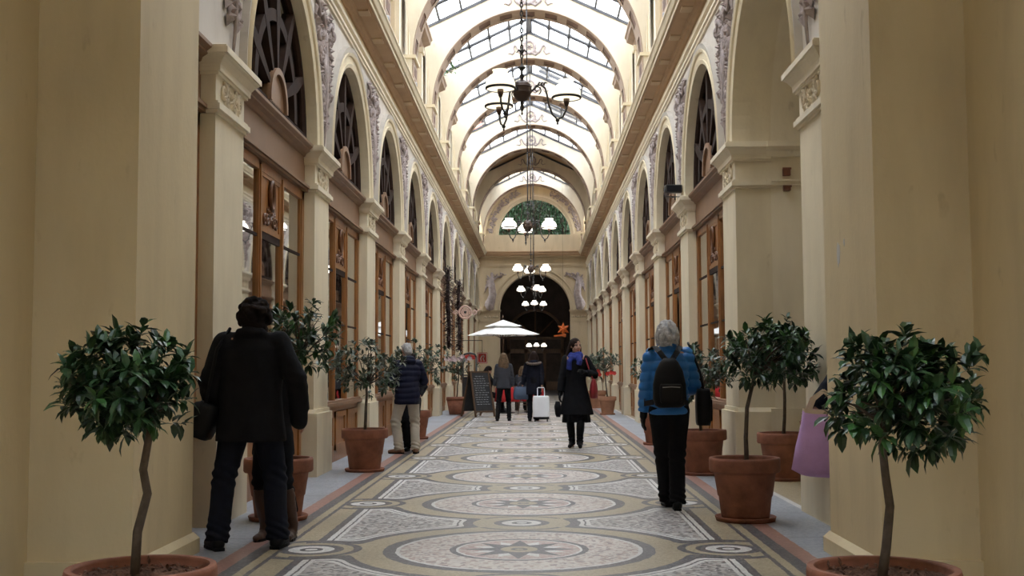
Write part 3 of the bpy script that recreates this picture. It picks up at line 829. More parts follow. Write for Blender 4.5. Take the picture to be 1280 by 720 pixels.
# winged relief figures beside the archway
for q in (-1, 1):
    b = MB(); cx = EX + q*2.02; fn = lambda a, z: (min(max(cx + q*a, -2.5), 2.5), YEND-.02, z)
    P3 = lambda a, z, d=0: Vector((min(max(cx + q*a, -2.52), 2.52), YEND - .02 - d, z))
    b.ell(P3(.05,5.72,.05), (.085,.08,.11)); b.cap(P3(.05,5.62,.03), P3(.06,5.25,.05), .07, .14); b.cap(P3(.06,5.25,.05), P3(.02,4.75,.05), .16, .19)
    b.cap(P3(.02,4.75,.05), P3(.15,4.2,.03), .19, .22); b.cap(P3(.05,4.8,.06), P3(.28,4.3,.03), .12, .14)
    b.cap(P3(.0,5.45,.05), P3(-.25,5.62,.06), .05, .04); b.cap(P3(-.25,5.62,.06), P3(-.50,5.72,.05), .04, .03)
    b.cap(P3(.12,5.45,.05), P3(.28,5.15,.05), .05, .04)
    for j in range(6): b.cap(P3(.14,5.5,.02), P3(.30+.02*j,5.7-.16*j,.02), .05, .03)
    blob_o = blob('figure_relief', b, .03, M['stone_relief'], None, 2, lambda c: .012*noise.noise(c*14))
    TRIM[0] += 1; blob_o.name = 'trim_%d' % TRIM[0]; struct(blob_o)
    b = MB(); fn2 = lambda a, z, d: (cx + q*a, YEND - .02 - d, z)
    for i in range(26):
        t = i/25; leaf_blob(b, -.55 + .5*t + r.uniform(-.05,.05), 5.75 - .1*t + r.uniform(-.1,.05), r.uniform(0,6.3), .12, .035, fn2, .04)
    trim(b, M['stone_relief'])
# capital frieze of the end piers
b = MB()
for q in (-1, 1):
    for i in range(12):
        leaf_blob(b, EX+q*(RE+.08+.06*i), 3.72, PI/2+r.uniform(-.6,.6), .13, .04, lambda a, z, d: (a, YEND-.01-d, z-.06), .04)
trim(b, M['cream_relief'])

# dark rotunda beyond
b = MB()
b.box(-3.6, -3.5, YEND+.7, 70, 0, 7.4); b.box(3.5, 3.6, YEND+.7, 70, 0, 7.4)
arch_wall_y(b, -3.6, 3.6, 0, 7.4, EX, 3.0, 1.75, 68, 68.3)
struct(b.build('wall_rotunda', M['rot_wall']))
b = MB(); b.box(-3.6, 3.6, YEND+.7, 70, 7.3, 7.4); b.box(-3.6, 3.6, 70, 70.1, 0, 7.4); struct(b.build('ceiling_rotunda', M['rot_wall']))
WIN[0] += 1
b = MB()
for x in (-1.6,-.55,.55,1.6): b.box(EX+x-.09, EX+x+.09, 67.9, 68.2, 0, 3.0)
b.box(EX-1.7, EX+1.7, 67.9, 68.2, 2.15, 2.4); b.box(EX-1.7, EX+1.7, 67.9, 68.2, 0, .5); b.box(EX-1.72, EX+1.72, 67.9, 68.2, 2.95, 3.1)
ring_y(b, EX, 3.0, [(1.74,67.85),(1.74,68.2),(1.6,68.2),(1.6,67.9)]); 
for a in (45,90,135): b.tube([(EX+.3*math.cos(math.radians(a)),68,3+.3*math.sin(math.radians(a))),(EX+1.65*math.cos(math.radians(a)),68,3+1.65*math.sin(math.radians(a)))], .05, 6)
fr = struct(b.build('door_1', M['rot_brown'])); 
b = MB(); b.box(EX-1.7, EX+1.7, 68.1, 68.12, 0, 3.0); b.build('pane', M['shop_dark'], fr)

# the gallery is a touch narrower than drawn
for o in list(COL.objects):
    if o.parent is None and o.get('kind') == 'structure' and o.name != 'floor': o.scale.x = .982
# ------------------------------------------------------------------ the near arch and the vestibule the camera stands in
NX = 2.24; NY0, NY1 = 7.08, 8.32
for s, nm in ((-1, 'left'), (1, 'right')):
    nx = 2.33 if s < 0 else 2.20
    b = MB(); b.box(s*nx, s*3.4, NY0, NY1, 0, 10.9)
    struct(b.build('wall_near_' + nm, M['plaster_near']))
    b = MB(); b.box(s*(nx-.045), s*3.0, NY0-.04, NY1+.04, 0, .10); b.prism([(nx-.045,.10),(nx,.14),(3.0,.14),(3.0,.10)], lambda a, z, d: (s*a, d, z), NY0-.04, NY1+.04)
    trim(b, M['plaster_near'])
    x2 = 2.97 if s < 0 else 2.78
    b = MB(); b.box(s*x2, s*3.4, -6, NY0, 0, 8.2)
    struct(b.build('wall_vestibule_' + nm, M['plaster_near']))
b = MB()
arch_wall_y(b, -2.36, 2.23, 4.4, 10.9, -.08, 4.4, 2.24, NY0, NY1)
struct(b.build('wall_near_arch', M['plaster_near']))
VH = 7.4
b = MB()
b.box(-3.4, 3.4, 3.4, NY0, VH, VH+.3); b.box(-3.4, 3.4, -6, -4.5, VH, VH+.3); b.box(-3.4, -2.4, -4.5, 3.4, VH, VH+.3); b.box(2.4, 3.4, -4.5, 3.4, VH, VH+.3)
struct(b.build('ceiling', M['plaster_pale']))
WIN[0] += 1  # unseen skylight, put in and sized to light the near piers
b = MB()
for i in range(6): b.box(-2.4, 2.4, -4.5+1.58*i-.02, -4.5+1.58*i+.02, VH+.2, VH+.28)
for i in range(4): b.box(-2.4+1.6*i-.02, -2.4+1.6*i+.02, -4.5, 3.4, VH+.2, VH+.28)
fr = struct(b.build('window_%d' % WIN[0], M['mullion']))
b = MB(); b.box(-2.4, 2.4, -4.5, 3.4, VH+.235, VH+.245); b.build('pane', M['roof_glass'], fr)
b = MB(); b.box(-3.4, 3.4, -6.2, -6, 0, 8.2); struct(b.build('wall_back', M['plaster_near']))
# a flaked patch on the right near pier
b = MB(); r = random.Random(5)
for (y, z, sy, sz) in ((7.93, 2.06, .035, .075), (7.78, 2.13, .014, .022)):
    pts = [(y + sy*(1+.35*r.uniform(-1,1))*math.cos(2*PI*i/11), z + sz*(1+.35*r.uniform(-1,1))*math.sin(2*PI*i/11)) for i in range(11)]
    b.prism(pts, lambda a, q, d: (d, a, q), 2.198, 2.202)
TRIM[0] += 1; struct(b.build('trim_%d' % TRIM[0], M['flake']))
# roof over the half bay behind the near arch
rf2 = roof_bay(PYk(0)-NY1); rf2.location = (0, (PYk(0)+NY1)/2, 0)
for s in (-1, 1):
    b = MB(); b.box(s*2.62, s*2.9, NY1, PYk(0)-RT, ZC, ZE); trim(b, M['plaster'])
# outside, seen through the roof glass: a brick chimney stack and a slate gable
t = thing('brick_building', 'red brick wall with a dark slot seen through the roof glass on the left', 'building', (-3.1, 47.5, 9.3))
b = MB(); b.box(-1.3, 1.0, -1.5, 1.5, .6, 2.35); b.build('wall', M['brick'], t)
b = MB(); b.box(-.3, .25, -1.54, -1.4, .95, 1.55); b.build('window', M['slate_roof'], t)
b = MB(); b.box(-1.4, 1.1, -1.6, 1.6, 2.35, 2.5); b.build('coping', M['slate_roof'], t)
t = thing('slate_roof', 'dark slate roof gable standing above the glass roof, behind the nearest chandelier', 'roof', (.9, 45, 11.2))
b = MB(); b.prism([(-1.2,0),(1.6,0),(1.6,.15),(-.5,1.35),(-1.2,1.0)], lambda a, z, d: (a, d, z), -1.5, 1.5); b.build('gable', M['slate_roof'], t)
b = MB(); b.prism([(-.6,1.33),(-.5,1.45),(1.8,.2),(1.75,.05)], lambda a, z, d: (a, d, z), -1.7, 1.6); b.build('eaves', M['mullion'], t)
# ------------------------------------------------------------------ potted trees
def leafmesh(mb, r, p, d, l, w, up):
    """a folded, drooping laurel leaf"""
    d = d.normalized(); sd = d.cross(up)
    if sd.length < 1e-3: sd = d.orthogonal()
    sd.normalize(); n = sd.cross(d).normalized()
    q = [p, p + d*l*.35 + n*l*.03, p + d*l*.72 + n*l*.0, p + d*l - n*l*.10]
    a = w*.5
    vs = [q[0], q[1] + sd*a + n*a*.25, q[1], q[1] - sd*a + n*a*.25, q[2] + sd*a*.78 + n*a*.2, q[2], q[2] - sd*a*.78 + n*a*.2, q[3]]
    mb.add(vs, [(0,2,1),(0,3,2),(1,2,5,4),(2,3,6,5),(4,5,7),(5,6,7)], 0, False)
def potted_tree(lab, loc, potw=.59, poth=.52, crown=(0,0,1.25), cr=(.40,.40,.32), nleaf=900, ll=.085, seed=1, mats=('leaf','leaf_bright'), trunk=None, potmat='terra', square=False, flowers=None, bright=.12, rz=0, group=None, saucer=True, sparse=.45):
    t = thing('potted_tree', lab, 'potted tree', loc, rz, group); r = random.Random(seed)
    R = potw/2; h = poth; b = MB()
    if square:
        def sq(w0, z0, w1, z1): b.rings([[(q*w, p*w, z) for q, p in ((-1,-1),(1,-1),(1,1),(-1,1))] for w, z in ((w0,z0),(w1,z1))], True, 0, False)
        sq(R*.72, .02, R*.95, h*.82); sq(R, h*.82, R, h)
    else:
        b.lathe([(R*.02,.025),(R*.66,.025),(R*.68,.05),(R*.74,h*.38),(R*.77,h*.40),(R*.86,h*.74),(R*.87,h*.77),(R*.97,h*.775),(R*1.0,h*.80),(R,h*.96),(R*.985,h),(R*.90,h),(R*.885,h*.97),(R*.87,h*.86),(R*.02,h*.86)], n=40, smooth=False)
    pot = b.build('pot', M[potmat], t)
    for p in pot.data.polygons: p.use_smooth = abs(p.normal.z) < .8
    if saucer:
        b = MB(); b.lathe([(R*.02,.0),(R*.82,.0),(R*.86,.035),(R*.83,.04),(R*.79,.022),(R*.02,.022)], n=36); b.build('saucer', M[potmat], t)
    b = MB()
    rs = []
    for i, q in enumerate((.02,.25,.5,.75,.93)):
        rs.append([(R*q*math.cos(2*PI*k/28)*(.9 if square else 1), R*q*math.sin(2*PI*k/28)*(.9 if square else 1), h*.90 + r.uniform(-.006,.012)) for k in range(28)])
    b.rings(rs, False, 0, False)
    for i in range(int(420 if poth < .5 or loc[1] < 8 else 60)):
        a = r.uniform(0, 2*PI); q = R*.86*math.sqrt(r.random()); p = Vector((q*math.cos(a), q*math.sin(a), h*.905 + r.uniform(0,.012)))
        d = Vector((r.uniform(-1,1), r.uniform(-1,1), r.uniform(-.2,.35))); leafmesh(b, r, p, d, r.uniform(.02,.045), r.uniform(.010,.018), Vector((0,0,1)))
    b.build('mulch', M['soil'], t, fix=False)
    C = Vector(crown); b = MB()
    top = C + Vector((0,0,-cr[2]*.55))
    if trunk is None:
        trunk = [(0,0,h*.85)] + [(C.x*q + r.uniform(-.015,.015), C.y*q + r.uniform(-.015,.015), h*.85 + (top.z - h*.85)*q) for q in (.3,.55,.8)] + [tuple(top)]
    else: top = Vector(trunk[-1])
    nT = len(trunk); b.tube(trunk, [.021 - .006*i/(nT-1) for i in range(nT)], 9)
    tips = []
    for i in range(26):
        a = r.uniform(0, 2*PI); e = r.uniform(-.55, 1.); q = r.uniform(.55,.95)
        tip = C + Vector((cr[0]*q*math.cos(a)*math.sqrt(1-min(.98,e*e)), cr[1]*q*math.sin(a)*math.sqrt(1-min(.98,e*e)), cr[2]*q*e))
        mid = top.lerp(tip, .5) + Vector((r.uniform(-.03,.03), r.uniform(-.03,.03), .03))
        b.tube([top, mid, tip], [.009,.006,.003], 5); tips.append((mid, tip))
    b.build('trunk', M['bark'], t)
    b = MB(); b2 = MB(); twigs = []
    nt_ = max(8, nleaf//9)
    for i in range(nt_):                                   # leafy twigs on and inside the crown
        a = r.uniform(0, 2*PI); e = r.uniform(-.95, 1.); q = r.random()**.42
        s_ = math.sqrt(1-min(.99, e*e)); lump = 1 + .22*noise.noise(Vector((math.cos(a)*1.6, math.sin(a)*1.6, e*1.6 + seed)))
        p = C + Vector((cr[0]*q*lump*math.cos(a)*s_, cr[1]*q*lump*math.sin(a)*s_, cr[2]*q*lump*e))
        out = (p - C); out = Vector((out.x/cr[0], out.y/cr[1], out.z/cr[2]*.7 + .25)); 
        if out.length < .05: out = Vector((0,0,1))
        out.normalize()
        tgt = b2 if r.random() < bright else b
        for j in range(9):
            th = 2.4*j; ax = out.orthogonal().normalized(); bx = out.cross(ax)
            d = (out*r.uniform(.1,.9) + (ax*math.cos(th) + bx*math.sin(th))*r.uniform(.6,1.1) + Vector((0,0,r.uniform(-.35,.2)))).normalized()
            l = ll*r.uniform(.7,1.25)
            leafmesh(tgt, r, p + out*(.006*j - .02), d, l, l*r.uniform(.36,.46), Vector((0,0,1)) + ax*.2)
    b.build('foliage', M[mats[0]], t, fix=False)
    if bright: b2.build('young_leaves', M[mats[1]], t, fix=False)
    if flowers:
        col, n_, zz, hw = flowers
        for i in range(n_):
            b = MB()
            p = C + Vector((r.uniform(-hw,hw), -cr[1]*r.uniform(.5,1.), zz + r.uniform(-.06,.06)))
            for j in range(7): 
                d = Vector((math.cos(j*.9), -.5, math.sin(j*.9))); leafmesh(b, r, p, d, .075, .045, Vector((0,1,0)))
            b.build('flower', M[col], t, fix=False)
    return t
potted_tree('big dark leaved bay tree in a clay pot before the left near pier', (-1.53, 4.9, 0), .62, .48, (-.08,-.0,1.235), (.265,.27,.225), 1500, .078, 3,
    trunk=[(-.03,0,.40),(-.02,0,.62),(.02,0,.78),(.0,0,.88),(.02,0,1.0),(.035,0,1.1)], bright=.04)
potted_tree('big glossy bay tree with fresh green leaves before the right near pier', (1.56, 4.9, 0), .62, .47, (.115,0,1.185), (.30,.28,.255), 1300, .088, 8,
    trunk=[(-.01,0,.40),(.015,0,.55),(.035,0,.72),(.02,0,.85),(.01,0,.97),(.02,0,1.05)], bright=.22)
potted_tree('tall leafy tree in a clay pot half hidden behind the man in the black coat', (-2.12, 10.15, 0), .60, .53, (.16,.1,1.57), (.38,.34,.37), 620, .10, 21, bright=.25)
potted_tree('bay tree in a clay pot beside the navy padded jacket, on the left', (-2.06, 14.85, 0), .59, .54, (.02,0,1.30), (.50,.42,.40), 1000, .085, 5, mats=('leaf_grey','leaf'), bright=.35)
potted_tree('olive leaved tree in a pot behind the man in beige trousers', (-2.12, 21.6, 0), .58, .52, (.12,0,1.42), (.56,.45,.42), 700, .09, 6, mats=('leaf_grey','leaf'), bright=.35)
potted_tree('tree with pale flowers in a square clay pot left of the chalkboard', (-2.10, 32.6, 0), .54, .50, (.06,0,1.35), (.46,.40,.42), 520, .10, 9, mats=('leaf_grey','leaf'), bright=.3, square=True, flowers=('petal', 16, .22, .34), saucer=False)
potted_tree('slender bay tree in a large clay pot, nearest on the right before the side passage', (1.90, 10.0, 0), .60, .53, (.24,.0,1.385), (.40,.37,.30), 1100, .095, 12, bright=.3,
    trunk=[(.02,0,.44),(.015,0,.7),(.03,0,.95),(.10,0,1.22)])
potted_tree('bay tree in a clay pot standing inside the side passage on the right', (2.98, 13.55, 0), .60, .54, (.02,-.05,1.50), (.40,.36,.38), 800, .09, 14, bright=.15)
potted_tree('bay tree in a clay pot just beyond the woman in the blue jacket', (2.14, 14.25, 0), .60, .54, (-.02,0,1.22), (.40,.38,.36), 850, .085, 15, mats=('leaf','leaf_grey'), bright=.3)
potted_tree('potted tree hidden behind the blue jacket, its clay saucer showing beside her leg', (2.16, 19.7, 0), .56, .5, (-.02,0,1.22), (.38,.36,.34), 420, .09, 16)
potted_tree('round tree with red flowers in a pale clay pot right of the scarf woman', (2.10, 32.3, 0), .50, .50, (-.06,0,1.42), (.46,.42,.40), 640, .10, 17, mats=('leaf_grey','leaf'), bright=.3, potmat='terra_pale', flowers=('petal_red', 10, -.28, .3))
potted_tree('potted tree farther back behind the tree with red flowers', (2.10, 37.6, 0), .62, .56, (-.1,0,1.4), (.4,.38,.36), 360, .11, 18, mats=('leaf_grey','leaf'), potmat='terra_pale')

# greenery on the roof terrace behind the lunette
r = random.Random(4)
for i, (x, y, lab) in enumerate([(-1.35, 57.0, 'dark green shrub filling the left of the lunette window'), (.15, 57.0, 'tall pale leaved shrub in the middle of the lunette window'), (1.55, 57.0, 'dark green shrub filling the right of the lunette window'), (-.75, 58.7, 'tall dark hedge behind the lunette, left'), (1.0, 58.7, 'tall dark hedge behind the lunette, right')]):
    t = thing('shrub', lab, 'shrub', (x, y, 7.45)); b = MB(); H = 3.0 if i < 3 else 4.2
    for k in range(4): b.tube([(0,0,0),(r.uniform(-.3,.3),r.uniform(-.2,.2),H*.5),(r.uniform(-.7,.7),r.uniform(-.3,.3),H*.9)], [.04,.03,.01], 6)
    b.build('stem', M['bark'], t)
    b = MB(); w = .55 if i < 3 else .65
    for k in range(900 if i < 3 else 1300):
        p = Vector((max(-w,min(w,r.gauss(0, w*.6))), r.uniform(-.35,.35), .25+H*r.random()**.8)); d = Vector((r.gauss(0,1), r.gauss(0,1)-.4, r.gauss(-.2,.6)))
        leafmesh(b, r, p, d, r.uniform(.16,.3), r.uniform(.07,.12), Vector((0,0,1)))
    b.build('foliage', M['leaf_grey' if i == 1 else 'leaf'], t, fix=False)
t = thing('shrub_backdrop', 'dark backdrop added behind the shrubs of the lunette', 'wall', (0, 60, 7.4))  # backdrop added to keep white sky out of the gaps between leaves
b = MB(); b.box(-4, 4, 0, .2, 0, 4.6); b.build('backdrop_sheet', M['leaf'], t)
b = MB(); b.box(-4.05, 4.05, -.05, .25, 4.6, 4.7); b.build('coping', M['slate_roof'], t)
# ivy hanging in by the left eaves
t = thing('climbing_plant', 'green climber poking through under the left eaves of the glass roof', 'plant', (-2.25, 31.0, 9.45)); b = MB()
for k in range(120): leafmesh(b, r, Vector((r.gauss(0,.12), r.gauss(0,.5), r.gauss(.1,.1))), Vector((r.gauss(0,1), r.gauss(0,1), r.gauss(0,.6))), .14, .06, Vector((0,0,1)))
b.build('foliage', M['leaf_bright'], t, fix=False); b = MB(); b.tube([(-.2,-.7,0),(0,0,.1),(.05,.6,.12)], .012, 6); b.build('stem', M['bark'], t)

# ------------------------------------------------------------------ chandeliers
def chandelier(lab, loc, ztop, rot=0, n=3, shade='opal_lit'):
    t = thing('chandelier', lab, 'chandelier', loc); zt = (ztop - loc[2])/1
    b = MB(); b.lathe([(.012,-.128),(.055,-.112),(.092,-.062),(.104,0),(.092,.055),(.055,.095),(.02,.108),(.014,.12)], n=24)
    for q in (-.03, .03): b.lathe([(.098,q-.008),(.107,q),(.098,q+.008)], n=24)
    b.build('globe', M['bronze'], t)
    b = MB(); b.lathe([(.006,-.27),(.012,-.255),(.006,-.235),(.018,-.21),(.026,-.185),(.014,-.16),(.022,-.14),(.012,-.12)], n=14); b.build('finial', M['metal'], t)
    b = MB(); b.lathe([(.014,.10),(.018,.13),(.030,.15),(.014,.17),(.012,.20),(.03,.225),(.045,.235),(.035,.25),(.012,.26),(.008,.29)], n=14)
    for k in range(4):
        a = k*PI/2; b.tube([(0,0,.40),(.03*math.cos(a),.03*math.sin(a),.43),(.055*math.cos(a),.055*math.sin(a),.40)], [.012,.012,.004], 6)
    b.lathe([(.01,.38),(.02,.40),(.008,.46)], n=10)
    b.build('stem', M['metal'], t)
    b = MB()
    z = .29; k = 0
    while z < zt - .02:                                                      # links near the eye, rods beyond
        if loc[1] < 15:
            pts = [(.013*math.cos(a)*(k%2), .013*math.cos(a)*(1-k%2), z + .028 + .028*math.sin(a)) for a in [2*PI*i/10 for i in range(11)]]
            b.tube(pts, .008, 5, caps=False); z += .046; k += 1
        else:
            h = min(.6, zt - z); b.tube([(0,0,z),(0,0,z+h)], .012, 6); b.ell((0,0,z+h), (.02,.02,.02), None, 8, 5); z += h
    b.build('chain', M['metal'], t)
    for i in range(n):
        a = rot + 2*PI*i/n; ca, sa = math.cos(a), math.sin(a); P_ = lambda u, z: (u*ca, u*sa, z)
        b = MB()
        b.tube([P_(.09,-.02), P_(.13,.01), P_(.15,.045), P_(.20,.055), P_(.245,.02), P_(.265,-.05), P_(.285,-.16), P_(.32,-.26), P_(.375,-.315), P_(.43,-.29), P_(.465,-.22), P_(.471,-.17)], [.011]*12, 7)
        pts = [P_(.16 + (.05 - .0035*j)*math.cos(-1.2 + j*.55), -.0 + (.05 - .0035*j)*math.sin(-1.2 + j*.55)) for j in range(13)]
        b.tube(pts, .007, 6)
        for j in range(3): b.tube([P_(.17+.03*j,.05), P_(.185+.03*j,.08), P_(.215+.03*j,.07)], [.012,.012,.003], 6)
        b.ell(P_(.375,-.325), (.022,.022,.022), None, 10, 7); b.lathe([(.003,-.03),(.012,-.015),(.006,0)], P_(.375,-.345), 8)
        arm = b.build('arm', M['metal'], t)
        c = P_(.471, -.155)
        b = MB(); b.lathe([(.008,-.03),(.02,-.01),(.03,.02),(.034,.06),(.03,.062)], c, 14); b.build('lamp_cup', M['bronze'], arm)
        b = MB(); c2 = P_(.471, 0); q = 1.0
        b.lathe([(.02,.03),(.09,.015),(.125,-.03),(.14,-.082),(.146,-.086),(.152,-.07),(.150,-.03),(.138,.01),(.110,.045),(.082,.062),(.074,.078),(.076,.092),(.086,.105),(.08,.106),(.068,.09),(.066,.07),(.02,.045)], c2, 28)
        sh = b.build('lamp_shade', M[shade], arm)
        b = MB(); b.lathe([(.142,-.096),(.156,-.094),(.160,-.078),(.151,-.070),(.142,-.096)], c2, 28, caps=False); b.build('shade_rim', M['metal'], arm)
    return t
CZ = 4.235
chandelier('nearest chandelier, large, with three white glass shades hanging against the glass roof', (0,12.1,CZ), ZG-.1, .05, 3, 'opal')
chandelier('second chandelier from the entrance, hanging before the lunette window', (-.02,23.6,CZ-.02), ZG-.1, PI/2+.12)
chandelier('third chandelier from the entrance, hanging before the top of the far archway', (0,34,CZ-.02), ZG-.1, PI/2+.1)
chandelier('fourth chandelier from the entrance, a cluster of bright shades in the dark archway', (.045,43,CZ), ZG-.1, PI/6+.3)
chandelier('fifth and farthest hanging chandelier of the gallery, low in the dark archway', (.07,52.5,CZ-.02), ZG-.1, PI/6)
chandelier('chandelier glowing inside the dark rotunda beyond the archway', (.16,64,2.55), 7.3, PI/6)
# ------------------------------------------------------------------ people
V = Vector
def ik(a, b, l1, l2, pole):
    d = b - a; L = min(d.length, (l1+l2)*.9995); t = d.normalized()
    x = (l1*l1 - l2*l2 + L*L)/(2*L); h = math.sqrt(max(0, l1*l1 - x*x))
    p = (pole - t*pole.dot(t)); p = p.normalized() if p.length > 1e-6 else t.orthogonal()
    return a + t*x + p*h, a + t*L
class Fig:
    """a posed figure: +Y is where it faces, origin on the floor between the feet"""
    def __init__(s, name_label, loc, rz, h, lf=(-.11,0), rf=(.11,0), lh=None, rh=None, head=(0,0,0), lean=0, side=0, hipz=None, twist=0, wide=1., lift=(0,0), toes=(.12,-.12), hip=(0,0), group=None, nk=.155, nfwd=0):
        s.k = k = h/1.72; s.label = name_label; s.loc = loc; s.rz = rz; s.group = group; s.wide = wide
        J = s.J = {}
        hz = (hipz if hipz else .90)*k
        J['pel'] = V((hip[0]*k, hip[1]*k, hz + .04*k)); up = V((side, lean, 1)).normalized()
        ct, st = math.cos(twist), math.sin(twist); s.rx = V((ct, st, 0))
        J['waist'] = J['pel'] + up*.13*k; J['chest'] = J['pel'] + up*.36*k; J['neck'] = J['pel'] + up*.53*k
        J['head'] = J['neck'] + V((0, .015 + nfwd, 1)).normalized()*nk*k
        J['shc'] = J['pel'] + up*.475*k
        for q, nm, ft, hd, tz, lf_ in ((-1,'l',lf,lh,toes[0],lift[0]), (1,'r',rf,rh,toes[1],lift[1])):
            hip_ = J['pel'] + V((q*.088*k, 0, -.03*k)); J[nm+'hip'] = hip_
            an = V((ft[0], ft[1], (.085 + lf_)*k))
            fd = V((math.sin(-tz), math.cos(tz), 0)); J[nm+'fd'] = fd
            kn, an = ik(hip_, an, .43*k, .42*k, fd + V((0,.2,0))); J[nm+'knee'] = kn; J[nm+'ank'] = an
            sh = J['shc'] + s.rx*(q*.175*k*wide); J[nm+'sh'] = sh
            hp = V(hd) if hd else sh + V((q*.09*k, .03*k, -.52*k))
            el, hp = ik(sh, hp, .285*k, .255*k, V((q*.6, -1, -.1))); J[nm+'el'] = el; J[nm+'wr'] = hp
        s.headrot = Euler(head).to_matrix()
    def H(s, x, y, z): return s.J['head'] + s.headrot @ V((x*s.k, y*s.k, z*s.k))
    def hand(s, b, nm, curl=.5):
        k = s.k; J = s.J; q = -1 if nm == 'l' else 1
        d = (J[nm+'wr'] - J[nm+'el']).normalized(); pn = V((-q, .15, 0)); pn = (pn - d*pn.dot(d)).normalized(); sd = d.cross(pn).normalized()
        w = J[nm+'wr']
        if sd.y < 0: sd = -sd
        for i in range(4):                                    # palm: four metacarpals side by side
            o = sd*(.026 - .0175*i)*k; b.cap(w + d*.012*k + o*.6, w + d*.085*k + o, .014*k, .0125*k, 8)
        for i, L in enumerate((.068,.078,.072,.056)):
            p = w + d*.088*k + sd*(.028 - .0187*i)*k; dirn = d.copy(); Ls = [L*.45, L*.32, L*.27]; rad = .0092*k
            for j in range(3):
                ang = curl*(.45 + .35*j); dirn = (dirn*math.cos(ang*.6) + pn*math.sin(ang*.6)).normalized()
                p2 = p + dirn*Ls[j]*k; b.cap(p, p2, rad, rad*.9, 8); p = p2; rad *= .93
        p = w + d*.025*k + sd*.026*k; dt = (d*.75 + sd*.6 + pn*.25).normalized()
        b.cap(p, p + dt*.045*k, .013*k, .0105*k, 8); b.cap(p + dt*.045*k, p + dt*.045*k + (d*.9 + sd*.15 + pn*.3).normalized()*.032*k, .0102*k, .0088*k, 8)
    def body(s, vox=.0075, curl=(.5,.5)):
        k = s.k; J = s.J; b = MB(); H = s.H
        b.ell(J['pel'], (.125*k,.085*k,.11*k)); b.cap(J['pel'], J['waist'], .095*k, .09*k, 16); b.cap(J['waist'], J['chest'], .09*k, .105*k, 16)
        b.cap(J['lsh']*.82 + J['rsh']*.18, J['rsh']*.82 + J['lsh']*.18, .07*k, .07*k); b.cap(J['chest'], J['shc'], .12*k, .085*k)
        b.cap(J['shc'], J['neck'], .062*k, .055*k); b.cap(J['neck'], H(0,-.005,-.05), .054*k, .05*k)
        for nm in 'lr':
            b.cap(J[nm+'hip'], J[nm+'knee'], .068*k, .047*k); b.cap(J[nm+'knee'], J[nm+'ank'], .046*k, .033*k)
            m = J[nm+'knee'].lerp(J[nm+'ank'], .3) - J[nm+'fd']*.014*k; b.ell(m, (.042*k,.046*k,.10*k))
            a = J[nm+'ank']; fd = J[nm+'fd']; b.cap(a + V((0,0,-.045*k)) - fd*.03*k, a + fd*.15*k + V((0,0,-.058*k)), .034*k, .024*k)
            b.cap(J[nm+'sh'], J[nm+'el'], .05*k, .039*k); b.cap(J[nm+'el'], J[nm+'wr'], .039*k, .026*k)
            s.hand(b, nm, curl[0 if nm == 'l' else 1])
        R = s.headrot.to_euler()
        # skull, face, jaw, nose, brow, lips, ears
        b.ell(H(0,-.012,.03), (.074*k,.094*k,.092*k), R); b.ell(H(0,.022,-.035), (.060*k,.070*k,.082*k), R)
        b.ell(H(0,.058,-.092), (.030*k,.028*k,.024*k), R); b.cap(H(-.045,.03,-.07), H(0,.06,-.095), .022*k, .022*k); b.cap(H(.045,.03,-.07), H(0,.06,-.095), .022*k, .022*k)
        b.cap(H(0,.085,.012), H(0,.112,-.028), .010*k, .014*k); b.ell(H(.012,.098,-.031), (.010*k,.011*k,.009*k)); b.ell(H(-.012,.098,-.031), (.010*k,.011*k,.009*k))
        b.cap(H(-.045,.070,.024), H(.045,.070,.024), .014*k, .014*k)
        for q in (-1,1):
            b.ell(H(q*.042,.062,-.03), (.024*k,.024*k,.026*k)); b.ell(H(q*.030,.078,.004), (.013*k,.010*k,.010*k))
            b.ell(H(q*.076,-.006,-.006), (.010*k,.020*k,.032*k), R)
        b.ell(H(0,.084,-.061), (.024*k,.012*k,.007*k), R); b.ell(H(0,.082,-.071), (.020*k,.012*k,.008*k), R)
        def post(me):
            inv = s.headrot.transposed()
            for p in me.polygons:
                c = inv @ (V(p.center) - J['head'])/k
                if c.y > .066:
                    if abs(abs(c.x) - .030) < .014 and abs(c.z - .005) < .008: p.material_index = 1
                    elif abs(abs(c.x) - .030) < .02 and abs(c.z - .026) < .005: p.material_index = 1
                    elif abs(c.x) < .025 and abs(c.z + .066) < .011: p.material_index = 2
        o = blob('person', b, vox, [M['skin'], M['skin_dark'], M['lip']], None, 3, None, post)
        o.location = s.loc; o.rotation_euler = (0,0,s.rz); tag(o, s.label, 'person', s.group); s.o = o
        return o
    def folds(s, amp, f=(7,7,4), seed=0):
        return lambda c: amp*(noise.noise(V((c.x*f[0]+seed, c.y*f[1], c.z*f[2]))) + .5*noise.noise(V((c.x*f[0]*2.3, c.y*f[1]*2.3+seed, c.z*f[2]*2.1))))
    def trousers(s, m, fit=1., hem=.03, vox=.012, name='trousers', cuff=1.):
        k = s.k; J = s.J; b = MB()
        b.ell(J['pel'] + V((0,0,-.0)), (.165*k,.115*k,.13*k)); b.cap(J['pel'] + V((0,0,.03*k)), J['waist'], .14*k, .13*k, 16)
        for nm in 'lr':
            b.cap(J[nm+'hip'], J[nm+'knee'], .100*k*fit, .074*k*fit)
            a = J[nm+'ank'] + V((0,0,(hem-.06)*k)); b.tube([J[nm+'knee'] + V((0,0,.05)), J[nm+'knee'], J[nm+'knee'].lerp(a,.5) - J[nm+'fd']*.008, a], [.066*k*fit, .073*k*fit, .069*k*fit, .064*k*fit*cuff], 14)
